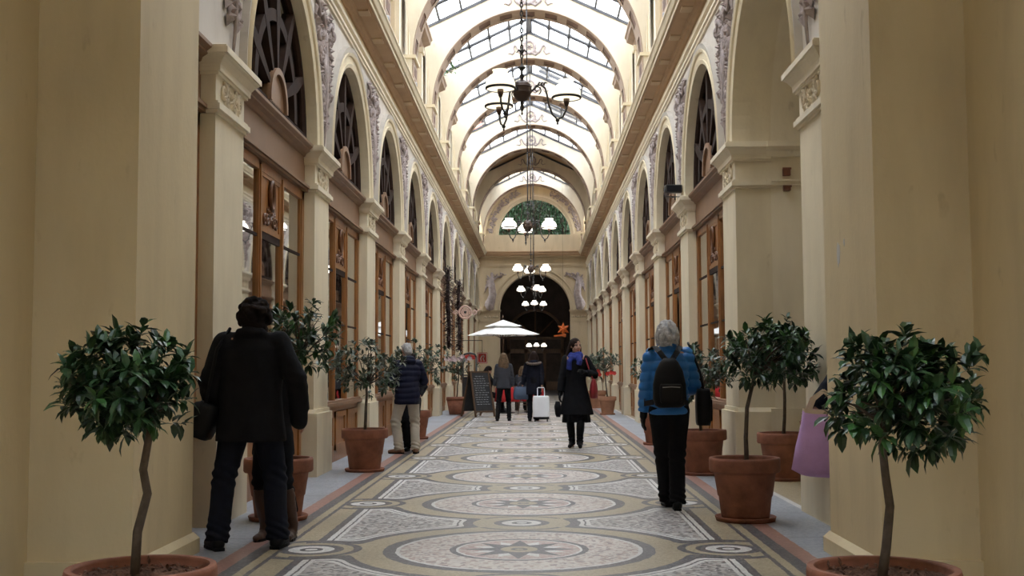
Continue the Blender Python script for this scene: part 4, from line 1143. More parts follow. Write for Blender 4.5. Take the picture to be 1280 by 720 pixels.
        def dz(c):
            v = .005*noise.noise(V((c.x*9, c.y*9, c.z*5)))
            for nm in 'lr':
                zk = J[nm+'knee'].z
                v += .004*math.exp(-((c.z-zk)/.08)**2)*math.sin(c.z*80+c.x*40+c.y*30) + .004*math.exp(-((c.z-.12*k)/.07)**2)*math.sin(c.z*110 + c.x*50 + c.y*40)
            return v
        return blob(name, b, vox, m, s.o, 3, dz)
    def shoes(s, m, vox=.008, heel=0., boot=0., sole=None, w=1.):
        k = s.k; J = s.J
        for nm in 'lr':
            b = MB(); a = J[nm+'ank']; fd = J[nm+'fd']; g = a.z - .085*k
            z = lambda p, h: V((p.x, p.y, g + h*k))
            b.cap(z(a - fd*.045*k, .045 + heel), z(a + fd*.05*k, .05 + heel*.7), .044*k*w, .042*k*w); b.cap(z(a + fd*.04*k, .045 + heel*.5), z(a + fd*.17*k, .032), .042*k*w, .031*k*w)
            b.cap(z(a, .06 + heel), z(a, .11), .045*k, .042*k)
            if boot: b.tube([z(a,.07), a + V((0,0,.06*k)), a.lerp(J[nm+'knee'], .55), a.lerp(J[nm+'knee'], boot)], [.053*k,.052*k,.066*k,.064*k], 14)
            if heel: b.tube([z(a - fd*.055*k, heel + .03), z(a - fd*.06*k, .0)], [.026*k, .014*k], 10)
            o = blob('boot' if boot else 'shoe', b, vox, m, s.o, 3, (lambda c: .004*noise.noise(c*22)) if boot else None)
            fl = g
            for v in o.data.vertices:
                if v.co.z < fl + .004: v.co.z = fl + .004
            b = MB(); pts = [(-.085,.0),(-.075,.034),(-.02,.036),(.08,.044),(.16,.034),(.195,.0),(.16,-.034),(.08,-.042),(-.02,-.034),(-.075,-.034)]
            sx = V((fd.y, -fd.x, 0))
            if not heel:
                P2 = [V((0,0,0)) + fd*p*k + sx*q*k*w for p, q in pts]
                b.add([V((a.x,a.y,fl)) + p for p in P2] + [V((a.x,a.y,fl+.022*k)) + p for p in P2], [tuple(range(10)), tuple(range(19,9,-1))] + [(i,i+10,(i+1)%10+10,(i+1)%10) for i in range(10)])
                b.build('sole', sole or M['blackleather'], o)
    def jacket(s, m, hem=.86, hw=.185, hd=.135, ww=.16, wd=.12, cw=.19, cd=.135, sl=(.070,.058,.046), collar=.06, vox=.012, name='coat', puff=0, cuffgap=.02, amp=.007, flare=0, extra=None, seed=0, hood=False):
        k = s.k; J = s.J; b = MB(); W = s.wide
        zs = [hem*k]; P = lambda z: J['pel'] + (J['neck'] - J['pel'])*((z - J['pel'].z)/(J['neck'].z - J['pel'].z))
        secs = []
        for z, w, d in ((hem*k, hw, hd), ((hem*.55 + 1.03*.45)*k, (hw*.5+ww*.5), (hd*.5+wd*.5)), (1.06*k, ww, wd), (1.20*k, (ww+cw)/2, (wd+cd)/2), (1.30*k, cw*W, cd), (1.37*k, cw*W*.97, cd*.95), (1.425*k, cw*.72*W, cd*.74), (1.47*k, cw*.42, cd*.55)):
            dz = z - .94*k + J['pel'].z - 0; p = P(dz) if z > .9*k else P(dz)
            if z < .94*k: p = V((J['pel'].x, J['pel'].y, dz))
            secs.append((p.x, p.y, p.z, w*k, d*k))
        b.loft(secs, 28)
        for nm in 'lr':
            q = -1 if nm == 'l' else 1; sh = J[nm+'sh'] - s.rx*(q*.015*k)
            b.ell(sh + V((0,0,-.01*k)), (sl[0]*.98*k, sl[0]*1.05*k, sl[0]*.9*k)); b.cap(sh, J[nm+'el'], sl[0]*k, sl[1]*k, 16)
            e = J[nm+'el']; w = J[nm+'wr']; b.cap(e, e, sl[1]*1.03*k, sl[1]*1.03*k); b.tube([e, e.lerp(w,.5), w - (w-e).normalized()*cuffgap], [sl[1]*k, (sl[1]+sl[2])*.5*k, sl[2]*k], 16)
            b.cap(sh + V((0,0,-.005)), J['neck'] - V((0,0,.035*k)), sl[0]*.86*k, .07*k)
        if collar:
            n0 = J['neck'] - V((0,0,.045*k)); hd_ = s.H(0,-.01,-.05)
            b.tube([n0, n0.lerp(hd_, .5), n0 + (hd_-n0).normalized()*collar*2*k], [.085*k,.078*k,.074*k], 18)
        if hood: b.ell(J['neck'] + V((0,-.085*k,.0)), (.13*k,.075*k,.085*k))
        if extra: extra(b, s)
        fo = s.folds(amp, (8,8,3.2), seed)
        def dz(c):
            v = fo(c)
            for nm in 'lr':
                e = J[nm+'el']; dd = (c - e).length
                v += .006*math.exp(-(dd/.11)**2)*math.sin(c.z*75 + c.x*20)
            if puff: v += puff*(abs(math.sin(c.z*PI/.085 + 1.5*noise.noise(c*2)))**.6 - .5)
            return v
        return blob(name, b, vox, m, s.o, 4, dz)
    def hair(s, m, style, seed=0, vox=.009, big=1.):
        k = s.k; H = lambda x, y, z: s.H(x*big, y*big, z*big); b = MB(); r = random.Random(seed)
        if style == 'curly':
            for i in range(90):
                a = r.uniform(0, 2*PI); e = r.uniform(-.35, 1); q = math.sqrt(1-e*e)
                p = (.083*q*math.cos(a), -.022 + .100*q*math.sin(a), .034 + .100*e)
                if p[1] > .045 and p[2] < .07: continue
                b.ell(H(*p), (r.uniform(.020,.034)*k,)*3, None, 8, 6)
            b.ell(H(0,-.025,.035), (.086*k*big,.098*k*big,.095*k*big)); b.ell(H(0,-.05,-.05), (.075*k*big,.06*k*big,.06*k*big))
        elif style == 'bob':
            b.ell(H(0,-.02,.038), (.088*k,.104*k,.098*k)); b.ell(H(0,-.045,-.02), (.092*k,.078*k,.082*k)); b.ell(H(0,-.058,-.062), (.078*k,.055*k,.05*k))
            for i in range(70):
                a = r.uniform(PI*.92, PI*2.08); e = r.uniform(-.2,1); q = math.sqrt(1-e*e)
                p0 = H(.086*q*math.cos(a), -.02 + .1*q*math.sin(a), .035 + .1*e); p1 = H(.098*math.cos(a + .15), -.03 + .085*math.sin(a), -.06 - r.uniform(0,.045))
                b.tube([p0, p0.lerp(p1,.5) + (p0 - s.J['head'])*.10, p1], [.008*k,.011*k,.005*k], 6)
        elif style == 'short':
            b.ell(H(0,-.02,.036), (.081*k,.099*k,.095*k)); b.ell(H(0,-.055,-.035), (.070*k,.05*k,.06*k))
            for i in range(40):
                a = r.uniform(PI*.9, PI*2.1); p0 = H(.07*math.cos(a), -.02+.085*math.sin(a), .05 + r.uniform(-.05,.06)); p1 = p0 + (p0 - s.J['head'])*.18 + V((0,0,-.03))
                b.tube([p0, p1], [.010*k,.006*k], 6)
        else:                                               # long, falling on the shoulders and back
            L = .36 if style == 'long' else .20
            b.ell(H(0,-.018,.036), (.086*k,.102*k,.096*k))
            for i in range(85):
                a = r.uniform(PI*.96, PI*2.04); e = r.uniform(.0,1); q = math.sqrt(1-e*e)
                p0 = H(.084*q*math.cos(a), -.018 + .1*q*math.sin(a), .035 + .097*e); ww = 1.05 + r.uniform(-.1,.2)
                p1 = H(.090*math.cos(a)*ww, -.03 + .09*math.sin(a), -.03); p2 = H(.105*math.cos(a)*ww + r.uniform(-.015,.015), -.045 + .075*math.sin(a), -.12 - r.uniform(0,.03))
                pts = [p0, p1, p2]; rd = [.010*k,.014*k,.013*k]
                if L > .25: pts.append(H(.10*math.cos(a) + r.uniform(-.03,.03), -.075 + .045*math.sin(a), -.24)); rd.append(.011*k); pts.append(H(.07*math.cos(a) + r.uniform(-.02,.02), -.085 + .03*math.sin(a), -.30 - r.uniform(0,.05))); rd.append(.005*k)
                else: pts.append(p2 + V((r.uniform(-.02,.02), -.01, -.03 - r.uniform(0,.03)))); rd.append(.006*k)
                b.tube(pts, rd, 7)
        return blob('hair', b, vox, m, s.o, 2, lambda c: .004*noise.noise(c*45))
    def world(s, p): return V(s.loc) + Matrix.Rotation(s.rz, 3, 'Z') @ V(p)

def strap(mb, pts, w, t=.004, out=None):
    """flat band through points; width across the local side vector"""
    pts = [V(p) for p in pts]; rs = []
    for i, p in enumerate(pts):
        d = (pts[min(i+1,len(pts)-1)] - pts[max(i-1,0)]).normalized(); n = V(out[i]) if out else V((0,-1,0)); n = (n - d*n.dot(d)).normalized(); sd = d.cross(n)
        rs.append([p + sd*w/2, p + sd*w/2 + n*t, p - sd*w/2 + n*t, p - sd*w/2])
    mb.rings(rs, True, 0, False)

# --- 1 the man in the black coat, left foreground, back to us
A = Fig('person in a black coat and dark jeans, back turned, at the left pilaster', (-1.95, 8.5, 0), .05, 1.82,
        lf=(-.24,-.05), rf=(.19,.02), lh=(-.30,.12,.98), rh=(.345,.08,.98), head=(-.2,0,.25), lean=.04, wide=1.14, toes=(.55,-.15), hip=(-.01,0), nk=.10, nfwd=.75)
A.body(.009); A.trousers(M['jean'], 1.14, cuff=1.12); A.shoes(M['blackleather'])
def ext(b, s):
    k = s.k; J = s.J
    b.tube([J['neck'] + V((-.11*k,-.02,-.03*k)), J['neck'] + V((-.07*k,-.075*k,.015*k)), J['neck'] + V((0,-.10*k,.02*k)), J['neck'] + V((.07*k,-.075*k,.015*k)), J['neck'] + V((.11*k,-.02,-.03*k))], [.035*k]*5, 10)
    [b.cap(J[q+'el'], J[q+'wr'] + V((-.02 if q == 'r' else .02,.02,-.06)), .076*k, .066*k) for q in 'lr']
A.jacket(M['black'], hem=.735, hw=.245, hd=.175, ww=.215, wd=.155, cw=.205, cd=.145, sl=(.082,.072,.062), collar=.05, amp=.010, extra=ext, seed=3)
A.hair(M['hair_dark'], 'curly', 2, big=1.24)
# --- his companion, seen only through his legs: brown boots, dark skirt
class J_: label = "person in tall brown leather boots hidden behind the man in the black coat"
B = Fig(J_.label, (-1.85, 8.98, 0), PI - .1, 1.52, lf=(-.10,.0), rf=(.10,.03), lh=(.04,.14,1.0), rh=(.13,.14,1.0), toes=(.15,-.15), hip=(.06,0), side=.10)
B.body(.012); B.trousers(M['black'], .9, hem=.2, vox=.014, name='leggings'); B.shoes(M['leather'], boot=.88); B.jacket(M['black'], hem=.72, hw=.19, vox=.015); B.hair(M['hair_brown'], 'short', 5)
# --- 2 the person in beige trousers
C = Fig('person in a navy padded jacket and beige trousers facing the left shop windows', (-1.85, 17.85, 0), .35, 1.66, lf=(-.12,.02), rf=(.13,-.01), lh=(-.17,.26,1.05), rh=(.17,.28,1.08), head=(-.45,0,.1), lean=.08, toes=(.9,-.4), wide=1.1)
C.body(.011, (1,1)); C.trousers(M['beige'], 1.08, cuff=1.1); C.shoes(M['tan_shoe'])
C.jacket(M['navy_puff'], hem=.78, hw=.205, hd=.165, ww=.20, wd=.165, cw=.205, cd=.155, sl=(.084,.074,.062), collar=.04, puff=.012, hood=True)
C.hair(M['hair_grey'], 'short', 3)
D = Fig('person in black hidden behind the beige trousers, one dark leg showing between them', (-1.86, 18.45, 0), PI, 1.52, lf=(-.05,0), rf=(.05,.02), lh=(-.15,.12,.86), rh=(.15,.12,.86))
D.body(.014); D.trousers(M['black'], 1.1, vox=.015); D.shoes(M['blackleather'], .011); D.jacket(M['black'], vox=.016); D.hair(M['hair_dark'], 'short', 6)
# --- 3 the woman in the blue padded jacket
E_ = Fig('person with short silver hair in a bright blue padded jacket walking away, at the right', (1.36, 10.85, 0), .04, 1.71, lf=(.0,.17), rf=(.045,-.13), lh=(-.235,.06,.80), rh=(.16,.27,1.02), head=(.03,0,-.6), lean=.03, side=.02, nk=.14, toes=(.05,-.1), wide=1.02)
E_.body(.0085, (.7,1)); E_.trousers(M['black'], 1.08, cuff=1.15); E_.shoes(M['blackleather'])
E_.jacket(M['blue_puff'], hem=.875, hw=.180, hd=.14, ww=.175, wd=.135, cw=.185, cd=.14, sl=(.076,.068,.055), collar=.055, puff=.018, amp=.003, vox=.009)
b = MB(); s_ = E_; k = s_.k
b2 = MB(); s_.hand(b2, 'l', .7); b2.cap(s_.J['lwr'] - (s_.J['lwr']-s_.J['lel']).normalized()*.04, s_.J['lwr'] + (s_.J['lwr']-s_.J['lel']).normalized()*.03, .034, .033)
for i, v in enumerate(b2.v): pass
blob('glove', b2, .006, M['blackleather'], s_.o, 0, lambda c: .0035)
E_.hair(M['hair_grey'], 'bob', 4, .008, 1.10)
# --- 4 the woman with the blue scarf, coming towards us
F_ = Fig('person in a black coat with a bright blue scarf walking towards us in the middle', (.78, 19.0, 0), PI - .12, 1.75, lf=(-.055,.03), rf=(.075,-.03), lh=(-.17,.22,1.22), rh=(.26,.08,.84), head=(0,0,.6), toes=(.12,-.15), lean=0.01)
F_.body(.0085, (.9,.9)); 
k = F_.k; J = F_.J
F_.shoes(M['blackleather'], heel=.045, boot=.9)
b = MB(); b.loft([(0,0,.41*k,.225*k,.17*k),(0,0,.55*k,.21*k,.16*k),(0,0,.8*k,.17*k,.13*k),(0,0,1.0*k,.13*k,.11*k)], 40)
def pleat(c): return .010*math.cos(14*math.atan2(c.y, c.x))*max(0, 1 - (c.z - .4)/.5) + .004*noise.noise(c*9)
blob('skirt', b, .012, M['black'], F_.o, 1, pleat)
F_.jacket(M['black'], hem=.53, hw=.285, hd=.20, ww=.162, wd=.13, cw=.180, cd=.135, sl=(.068,.062,.054), collar=.05, vox=.010)
F_.trousers(M['black'], .82, vox=.011, name='tights')
F_.hair(M['hair_brown'], 'mid', 7, .008)
b = MB(); n0 = J['neck']; r = random.Random(2)
for j, (rz_, zz) in enumerate(((.098,-.05),(.105,-.022),(.092,.008),(.082,.03))):
    b.tube([n0 + V((rz_*k*math.cos(a), .01 + rz_*k*1.0*math.sin(a), (zz + .012*math.sin(2*a + j))*k)) for a in [2*PI*i/24 for i in range(25)]], .028*k, 9)
b.tube([n0 + V((-.05,.10,-.0))*k, n0 + V((-.07,.145,-.09))*k, n0 + V((-.055,.145,-.15))*k], [.042*k,.048*k,.045*k], 10); b.tube([n0 + V((.05,.10,-.01))*k, n0 + V((.09,.14,-.09))*k, n0 + V((.10,.125,-.22))*k], [.04*k,.045*k,.042*k], 10)
blob('scarf', b, .009, M['scarf'], F_.o, 2, lambda c: .008*noise.noise(V((c.x*22,c.y*22,c.z*9))))
for nm in 'lr':
    b = MB(); F_.hand(b, nm, .9); d = (J[nm+'wr'] - J[nm+'el']).normalized(); b.cap(J[nm+'wr'] - d*.03, J[nm+'wr'] + d*.03, .033, .033)
    blob('glove', b, .006, M['blackleather'], F_.o, 0, lambda c: .0035)
# --- 5 the woman with long hair
G = Fig('person with long ash blond hair in a grey jacket walking away beside the chalkboard', (-.67, 28.7, 0), 0, 1.64, lf=(-.16,-.05), rf=(.13,.06), lh=(-.24,.06,.80), rh=(.25,.05,.80), head=(0,0,-.1), toes=(.1,-.1))
G.body(.012); G.trousers(M['black'], .92, vox=.013); G.shoes(M['blackleather'], .011, boot=.8); G.jacket(M['grey_cloth'], hem=.84, hw=.20, hd=.16, ww=.172, wd=.14, collar=.04, vox=.013); G.hair(M['hair_blond'], 'long', 8, .012)
# --- 6 the woman pulling the suitcase
I = Fig('person in a dark coat with a fur trimmed hood pulling the silver suitcase away', (.07, 28.75, 0), .0, 1.68, lf=(-.10,-.05), rf=(.08,.08), lh=(-.28,.03,.86), rh=(.20,-.05,.86), head=(0,0,.1), toes=(.1,-.1))
I.body(.012); I.trousers(M['black'], .95, vox=.013); I.shoes(M['blackleather'], .011); I.jacket(M['navy'], hem=.66, hw=.20, hd=.15, ww=.18, cw=.20, sl=(.08,.07,.056), collar=.0, vox=.013, hood=True); I.hair(M['hair_brown'], 'mid', 9, .012)
b = MB(); n0 = I.J['neck']
b.tube([n0 + V((.16*math.cos(a), -.06 + .10*math.sin(a), -.01 + .03*math.sin(a))) for a in [PI*.95 + PI*1.1*i/16 for i in range(17)]], .032, 9)
blob('fur_trim', b, .011, M['fur'], I.o, 1, lambda c: .012*noise.noise(c*60))
# --- 7 person at the right edge, mostly hidden by the near pier
K = Fig('person in dark clothes at the right, hidden by the near pier, holding the purple tote', (2.53, 8.98, 0), PI*.5, 1.66, lf=(-.10,-.14), rf=(.10,-.12), hip=(0,-.06), lh=(-.24,.33,.96), rh=(.16,.12,.88), head=(0,0,.2), lean=.10)
K.body(.011, (1.2,.5)); K.trousers(M['jean'], 1.0, vox=.013); K.shoes(M['blackleather'], .010); K.jacket(M['navy'], hem=.74, hw=.21, hd=.18, ww=.20, wd=.17, cw=.20, cd=.165, sl=(.11,.10,.08), vox=.013, hood=True); K.hair(M['hair_dark'], 'short', 10, .012)
# --- 8, 9 people seated on the terrace
def seated(lab, loc, rz, h, top, hairm, style, lh, rh, head=(0,0,0), seed=0):
    s = Fig(lab, loc, rz, h, lf=(-.12,.42), rf=(.13,.40), lh=lh, rh=rh, head=head, hipz=.555, lean=.06)
    s.body(.013, (.9,.9)); s.trousers(M['black'], 1.05, vox=.015); s.shoes(M['blackleather'], .012); s.jacket(top, hem=.86, vox=.015, seed=seed); s.hair(hairm, style, seed, .013)
    return s
TL = seated('person in dark clothes seated at the cafe table reading a white paper', (-1.28, 33.75, 0), -PI*.45, 1.66, M['black'], M['hair_dark'], 'mid', (-.14,.38,.90), (.14,.38,.90), (-.5,0,0), 11)
TR = seated('person with brown hair in a grey top seated on the terrace behind the walkers', (-.28, 35.4, 0), PI*.05, 1.66, M['grey_cloth'], M['hair_blond'], 'mid', (-.15,.36,.80), (.15,.36,.80), (0,0,0), 12)
# ------------------------------------------------------------------ things people carry
# messenger bag at the left hip of the man in black
def rbox(mb, c, sx, sy, sz, rnd=.02, rot=None, n=6):
    """a soft-cornered block: rounded in plan, eased at top and bottom"""
    c = V(c); Mx = Euler(rot).to_matrix() if rot else Matrix.Identity(3); rs = []
    for z, q in ((-sz/2, .90), (-sz/2 + rnd*.5, .98), (-sz/2 + rnd, 1.), (0, 1.03), (sz/2 - rnd, 1.), (sz/2 - rnd*.5, .98), (sz/2, .90)):
        ring = []
        for qx, qy, a0 in ((1,1,0),(-1,1,PI/2),(-1,-1,PI),(1,-1,1.5*PI)):
            for j in range(n):
                a = a0 + PI/2*j/(n-1); ring.append(c + Mx @ V((q*(qx*(sx/2-rnd) + rnd*math.cos(a)), q*(qy*(sy/2-rnd) + rnd*math.sin(a)), z)))
        rs.append(ring)
    mb.rings(rs, True, 0, True)
t = thing('shoulder_bag', 'black shoulder bag at the left hip of the man in the black coat', 'bag', tuple(A.world((-.34,.0,.0))), A.rz)
b = MB(); rbox(b, (0,.02,.93), .15, .30, .26, .05, (.0,.35,0)); b.build('body', M['blackleather'], t)
b = MB(); rbox(b, (-.045,.02,.99), .08, .29, .14, .03, (.0,.35,0)); b.build('flap', M['blackleather'], t)
b = MB(); b.tube([(0,.12,1.04),(.06,.17,1.25),(.14,.12,1.55),(.17,.0,1.60),(.10,-.1,1.45),(.02,-.10,1.05)], .012, 8); b.build('strap', M['blackleather'], t)
# backpack and side bag of the woman in blue
s = E_; k = s.k
t = thing('backpack', 'black backpack worn over the bright blue padded jacket', 'backpack', tuple(s.world((-.03,-.25,0))), s.rz)
b = MB(); rs = []
for z, w, d in ((.94,.10,.05),(.96,.135,.075),(1.02,.152,.09),(1.15,.150,.085),(1.27,.125,.07),(1.35,.085,.05),(1.39,.05,.03)):
    rs.append([(w*k*math.copysign(abs(math.cos(a))**.7, math.cos(a)), d*k*math.copysign(abs(math.sin(a))**.7, math.sin(a)), z*k) for a in [2*PI*i/28 for i in range(28)]])
b.rings(rs, True, 0, True); o = b.build('body', M['blackleather'], t)
b = MB(); rbox(b, (0,-.085*k,1.07*k), .20*k, .05*k, .17*k, .022); b.build('pocket', M['blackleather'], t)
b = MB(); strap(b, [(-.08*k,-.112*k,1.125*k),(0,-.118*k,1.13*k),(.08*k,-.112*k,1.125*k)], .008, .003); b.build('zip', M['zinc'], t)
for q in (-1, 1):
    b = MB(); strap(b, [(q*.03*k,.01,1.375*k),(q*.085*k,.045,1.45*k),(q*.115*k,.115,1.495*k),(q*.135*k,.21,1.475*k),(q*.15*k,.33,1.36*k),(q*.16*k,.37,1.2*k),(q*.165*k,.33,1.05*k),(q*.20*k,.2,.97*k),(q*.14*k,.03,.99*k)], .05, .008, [(0,-1,.2),(0,-.9,.5),(0,-.2,1),(0,.5,1),(0,1,.5),(0,1,0),(q,1,0),(q,0,0),(q,-1,0)])
    b.build('shoulder_strap', M['blackleather'], t)
t = thing('shoulder_bag', 'black bag hanging on the right arm of the blue padded jacket', 'bag', tuple(s.world((.33,.06,0))), s.rz - .1)
b = MB(); rbox(b, (0,0,.93), .13, .27, .34, .05); b.build('body', M['blackleather'], t)
b = MB(); rbox(b, (.06,0,.90), .04, .2, .2, .018); b.build('pocket', M['blackleather'], t)
b = MB(); b.tube([(0,.09,1.08),(-.03,.09,1.3),(-.13,.02,1.53),(-.12,-.07,1.50),(-.03,-.11,1.25),(0,-.1,1.08)], .011, 8); b.build('strap', M['blackleather'], t)
# red bag and the folded black pouch of the scarf woman
s = F_
t = thing('handbag', 'red handbag under the left arm of the person with the blue scarf', 'bag', tuple(s.world((-.29,.05,0))), s.rz)
b = MB(); rs = []
for z, w, d in ((.80,.045,.12),(.82,.062,.15),(.92,.07,.165),(1.02,.055,.15),(1.10,.03,.115),(1.115,.018,.10)):
    rs.append([(w*math.cos(a), d*math.sin(a), z) for a in [2*PI*i/24 for i in range(24)]])
b.rings(rs, True, 0, True); b.build('body', M['red_bag'], t)
b = MB(); b.tube([(0,.08,1.10),(.06,.09,1.25),(.12,.05,1.45),(.12,-.04,1.46),(.05,-.09,1.25),(0,-.08,1.10)], .010, 8); b.build('strap', M['red_bag'], t)
t = thing('folded_hat', 'floppy black hat held in the gloved right hand of the scarf wearer', 'hat', tuple(s.world((.285,.11,0))), s.rz)
b = MB(); rs = []
for z, w, d in ((.50,.015,.03),(.55,.035,.08),(.64,.04,.13),(.70,.035,.11),(.755,.02,.05)):
    rs.append([(w*math.cos(a) + .02*math.sin(2*a), d*math.sin(a) + (z-.62)*.25, z) for a in [2*PI*i/20 for i in range(20)]])
b.rings(rs, True, 0, True); b.build('brim', M['black'], t)
b = MB(); b.ell((.02,.0,.66), (.045,.07,.075)); b.build('crown', M['black'], t)
# blue bag and silver suitcase
s = I
t = thing('handbag', 'slate blue handbag carried on the left by the person with the fur trimmed hood', 'bag', tuple(s.world((-.31,.02,0))), s.rz + .2)
b = MB(); rs = []
for z, w, d in ((.52,.06,.17),(.55,.085,.20),(.66,.09,.205),(.78,.06,.18),(.84,.025,.16)):
    rs.append([(d*math.copysign(abs(math.cos(a))**.6, math.cos(a)), w*math.sin(a), z) for a in [2*PI*i/24 for i in range(24)]])
b.rings(rs, True, 0, True); b.build('body', M['blue_bag'], t)
for q in (-.03,.03):
    b = MB(); b.tube([(-.09,q,.82),(-.07,q,.93),(0,q*.5,.97),(.07,q,.93),(.09,q,.82)], .008, 7); b.build('handle', M['blue_bag'], t)
t = thing('suitcase', 'silver white wheeled suitcase with its handle pulled up, on the mosaic floor', 'suitcase', (.245, 28.35, 0), 0)
b = MB(); rbox(b, (0,0,.36), .40, .24, .52, .05); o = b.build('shell', M['case'], t)
b = MB()
for i in range(5): b.box(-.14+.07*i-.006, -.14+.07*i+.006, -.127, -.118, .16, .57)
b.build('rib', M['case'], o)
b = MB(); rbox(b, (0,0,.09), .39, .235, .07, .03); b.build('base', M['blackleather'], t)
for qx in (-.15,.15):
    for qy in (-.08,.08):
        b = MB(); b.tube([(qx-.015,qy,.033),(qx+.015,qy,.033)], .033, 14); b.build('wheel', M['metal'], t)
b = MB(); b.tube([(-.085,.08,.6),(-.085,.08,.80),(-.07,.08,.82),(.07,.08,.82),(.085,.08,.80),(.085,.08,.6)], .011, 8); b.build('handle', M['case'], t)
# the purple tote
t = thing('tote_bag', 'purple tote bag with cream handles held out beside the right near pier', 'bag', (2.165, 8.62, 0), .0)
b = MB(); rs = []
for z, x0, x1, d in ((.50,-.10,.27,.03),(.53,-.165,.29,.07),(.70,-.13,.26,.085),(.86,-.09,.24,.06),(.97,-.075,.22,.035),(.985,-.07,.22,.03)):
    n = 28; cx, w = (x0+x1)/2, (x1-x0)/2
    rs.append([(cx + w*math.copysign(abs(math.cos(a))**.35, math.cos(a)), d*math.copysign(abs(math.sin(a))**.7, math.sin(a)), z - .10*(cx + w*math.cos(a)) ) for a in [2*PI*(i+.5)/n for i in range(n)]])
b.rings(rs, True, 0, True); b.build('body', M['purple'], t)
b = MB(); rs2 = [[(p[0]*1.0, p[1]*1.12, p[2] + dz) for p in rs[-2]] for dz in (-.012,.02)]; b.rings(rs2, False, 0, False); b.build('hem', M['tan_strap'], t)
for q in (-1,1):
    b = MB(); strap(b, [(-.03,q*.036,.985),(.0,q*.036,1.06),(.08,q*.02,1.12),(.15,q*.036,1.06),(.17,q*.036,.965)], .028, .005, [(0,q,0)]*5); b.build('handle', M['tan_strap'], t)

# ------------------------------------------------------------------ cafe terrace
t = thing('parasol', 'white canvas parasol on a wooden pole over the cafe terrace', 'parasol', (-.89, 36.0, 0), .42)
n = 8; hw = .92
b = MB()
def sqp(f, q): return [(f*hw*math.cos(PI/4+PI/2*i) * 1.414*.72 , f*hw*math.sin(PI/4+PI/2*i)*1.414*.72) for i in range(4)]
def canopy(mb, w, z0, z1, sag, th=.012):
    N_ = 32; top = []; 
    rings = []
    for f in (.03,.25,.5,.75,1.):
        ring = []
        for i in range(N_):
            a = 2*PI*i/N_; m = max(abs(math.cos(a)), abs(math.sin(a))); rad = w*f/m
            z = z1 + (z0-z1)*f**.92 - sag*f*(.5-.5*math.cos(8*a))*.5
            ring.append((rad*math.cos(a), rad*math.sin(a), z))
        rings.append(ring)
    low = [[(p[0]*.995, p[1]*.995, p[2]-th) for p in r_] for r_ in reversed(rings)]
    mb.rings(rings + low, True, 0, False)
canopy(b, .86, 2.33, 2.74, .04); o = b.build('canopy', M['canopy'], t)
b = MB(); canopy(b, .44, 2.60, 2.80, .02); b.build('vent', M['canopy'], t)
b = MB(); b.tube([(0,0,.06),(0,0,2.8)], .024, 12); b.build('pole', M['timber'], t)
b = MB(); b.lathe([(.005,2.84),(.02,2.86),(.028,2.89),(.015,2.93),(.004,2.95)], n=12); b.build('finial', M['timber'], t)
for i in range(8):
    a = PI/4*i; m = max(abs(math.cos(a)), abs(math.sin(a))); L = .85/m
    b = MB(); b.tube([(.02*math.cos(a),.02*math.sin(a),2.70),(L*math.cos(a),L*math.sin(a),2.315)], .011, 6); rb_ = b.build('rib', M['timber'], t)
    b = MB(); b.tube([(.03*math.cos(a),.03*math.sin(a),2.20),(.5*L*math.cos(a),.5*L*math.sin(a),2.49)], .009, 6); b.build('strut', M['timber'], rb_)
b = MB(); b.lathe([(.02,0),(.26,0),(.26,.04),(.06,.07),(.04,.14),(.03,.14)], n=24); b.build('base', M['metal'], t)
# chalkboard: an A-frame, its written face towards us
t = thing('chalkboard_sign', 'black A-frame chalkboard covered in white handwriting at the edge of the terrace', 'chalkboard', (-1.42, 31.4, 0), .62)
def board(mb, y0, y1, w0, w1, z0, z1, th): mb.rings([[(-w0/2,y0-th/2,z0),(w0/2,y0-th/2,z0),(w0/2,y0+th/2,z0),(-w0/2,y0+th/2,z0)],[(-w1/2,y1-th/2,z1),(w1/2,y1-th/2,z1),(w1/2,y1+th/2,z1),(-w1/2,y1+th/2,z1)]], True, 0, False)
b = MB(); board(b, -.27, -.02, .62, .56, .14, 1.2, .02); fr = b.build('board', M['slate'], t)
b = MB()
for q in (-1,1): b.rings([[(q*.30+u,-.315+v,0) for u,v in ((-.02,-.02),(.02,-.02),(.02,.02),(-.02,.02))], [(q*.28+u,-.03+v,1.22) for u,v in ((-.02,-.02),(.02,-.02),(.02,.02),(-.02,.02))]], True, 0, False)
b.box(-.3,.3,-.05,-.015,1.18,1.22); b.box(-.32,.32,-.30,-.27,.12,.16); b.build('frame', M['timber'], t)
b = MB(); board(b, .36, .02, .62, .56, .14, 1.2, .02); b.build('rear_board', M['slate'], t)
b = MB()
for q in (-1,1): b.rings([[(q*.30+u,.40+v,0) for u,v in ((-.02,-.02),(.02,-.02),(.02,.02),(-.02,.02))], [(q*.28+u,.03+v,1.22) for u,v in ((-.02,-.02),(.02,-.02),(.02,.02),(-.02,.02))]], True, 0, False)
b.build('rear_frame', M['timber'], t)
r = random.Random(6); yy = lambda z: -.27 + .25*(z-.14)/1.06 - .0135
for i in range(13):                                                            # chalk handwriting: running loops of chalk
    b = MB()
    z = 1.08 - i*.062; x = -.23 + r.uniform(0,.03) if i != 0 else -.16; x1 = .22 - r.uniform(0,.14) if i != 0 else .06
    while x < x1:
        wl = r.uniform(.04,.10); pts = []
        m_ = max(6, int(wl/.006))
        for j in range(m_): pts.append((x + wl*j/m_ + .004*math.cos(j*1.9), yy(z) , z + .012*math.sin(j*1.9)*r.uniform(.5,1.2)))
        pts = [(p[0], yy(p[2]), p[2]) for p in pts]
        b.tube(pts, .0032, 4, smooth=False); x += wl + .02
    b.build('chalk_line', M['chalk'], fr)
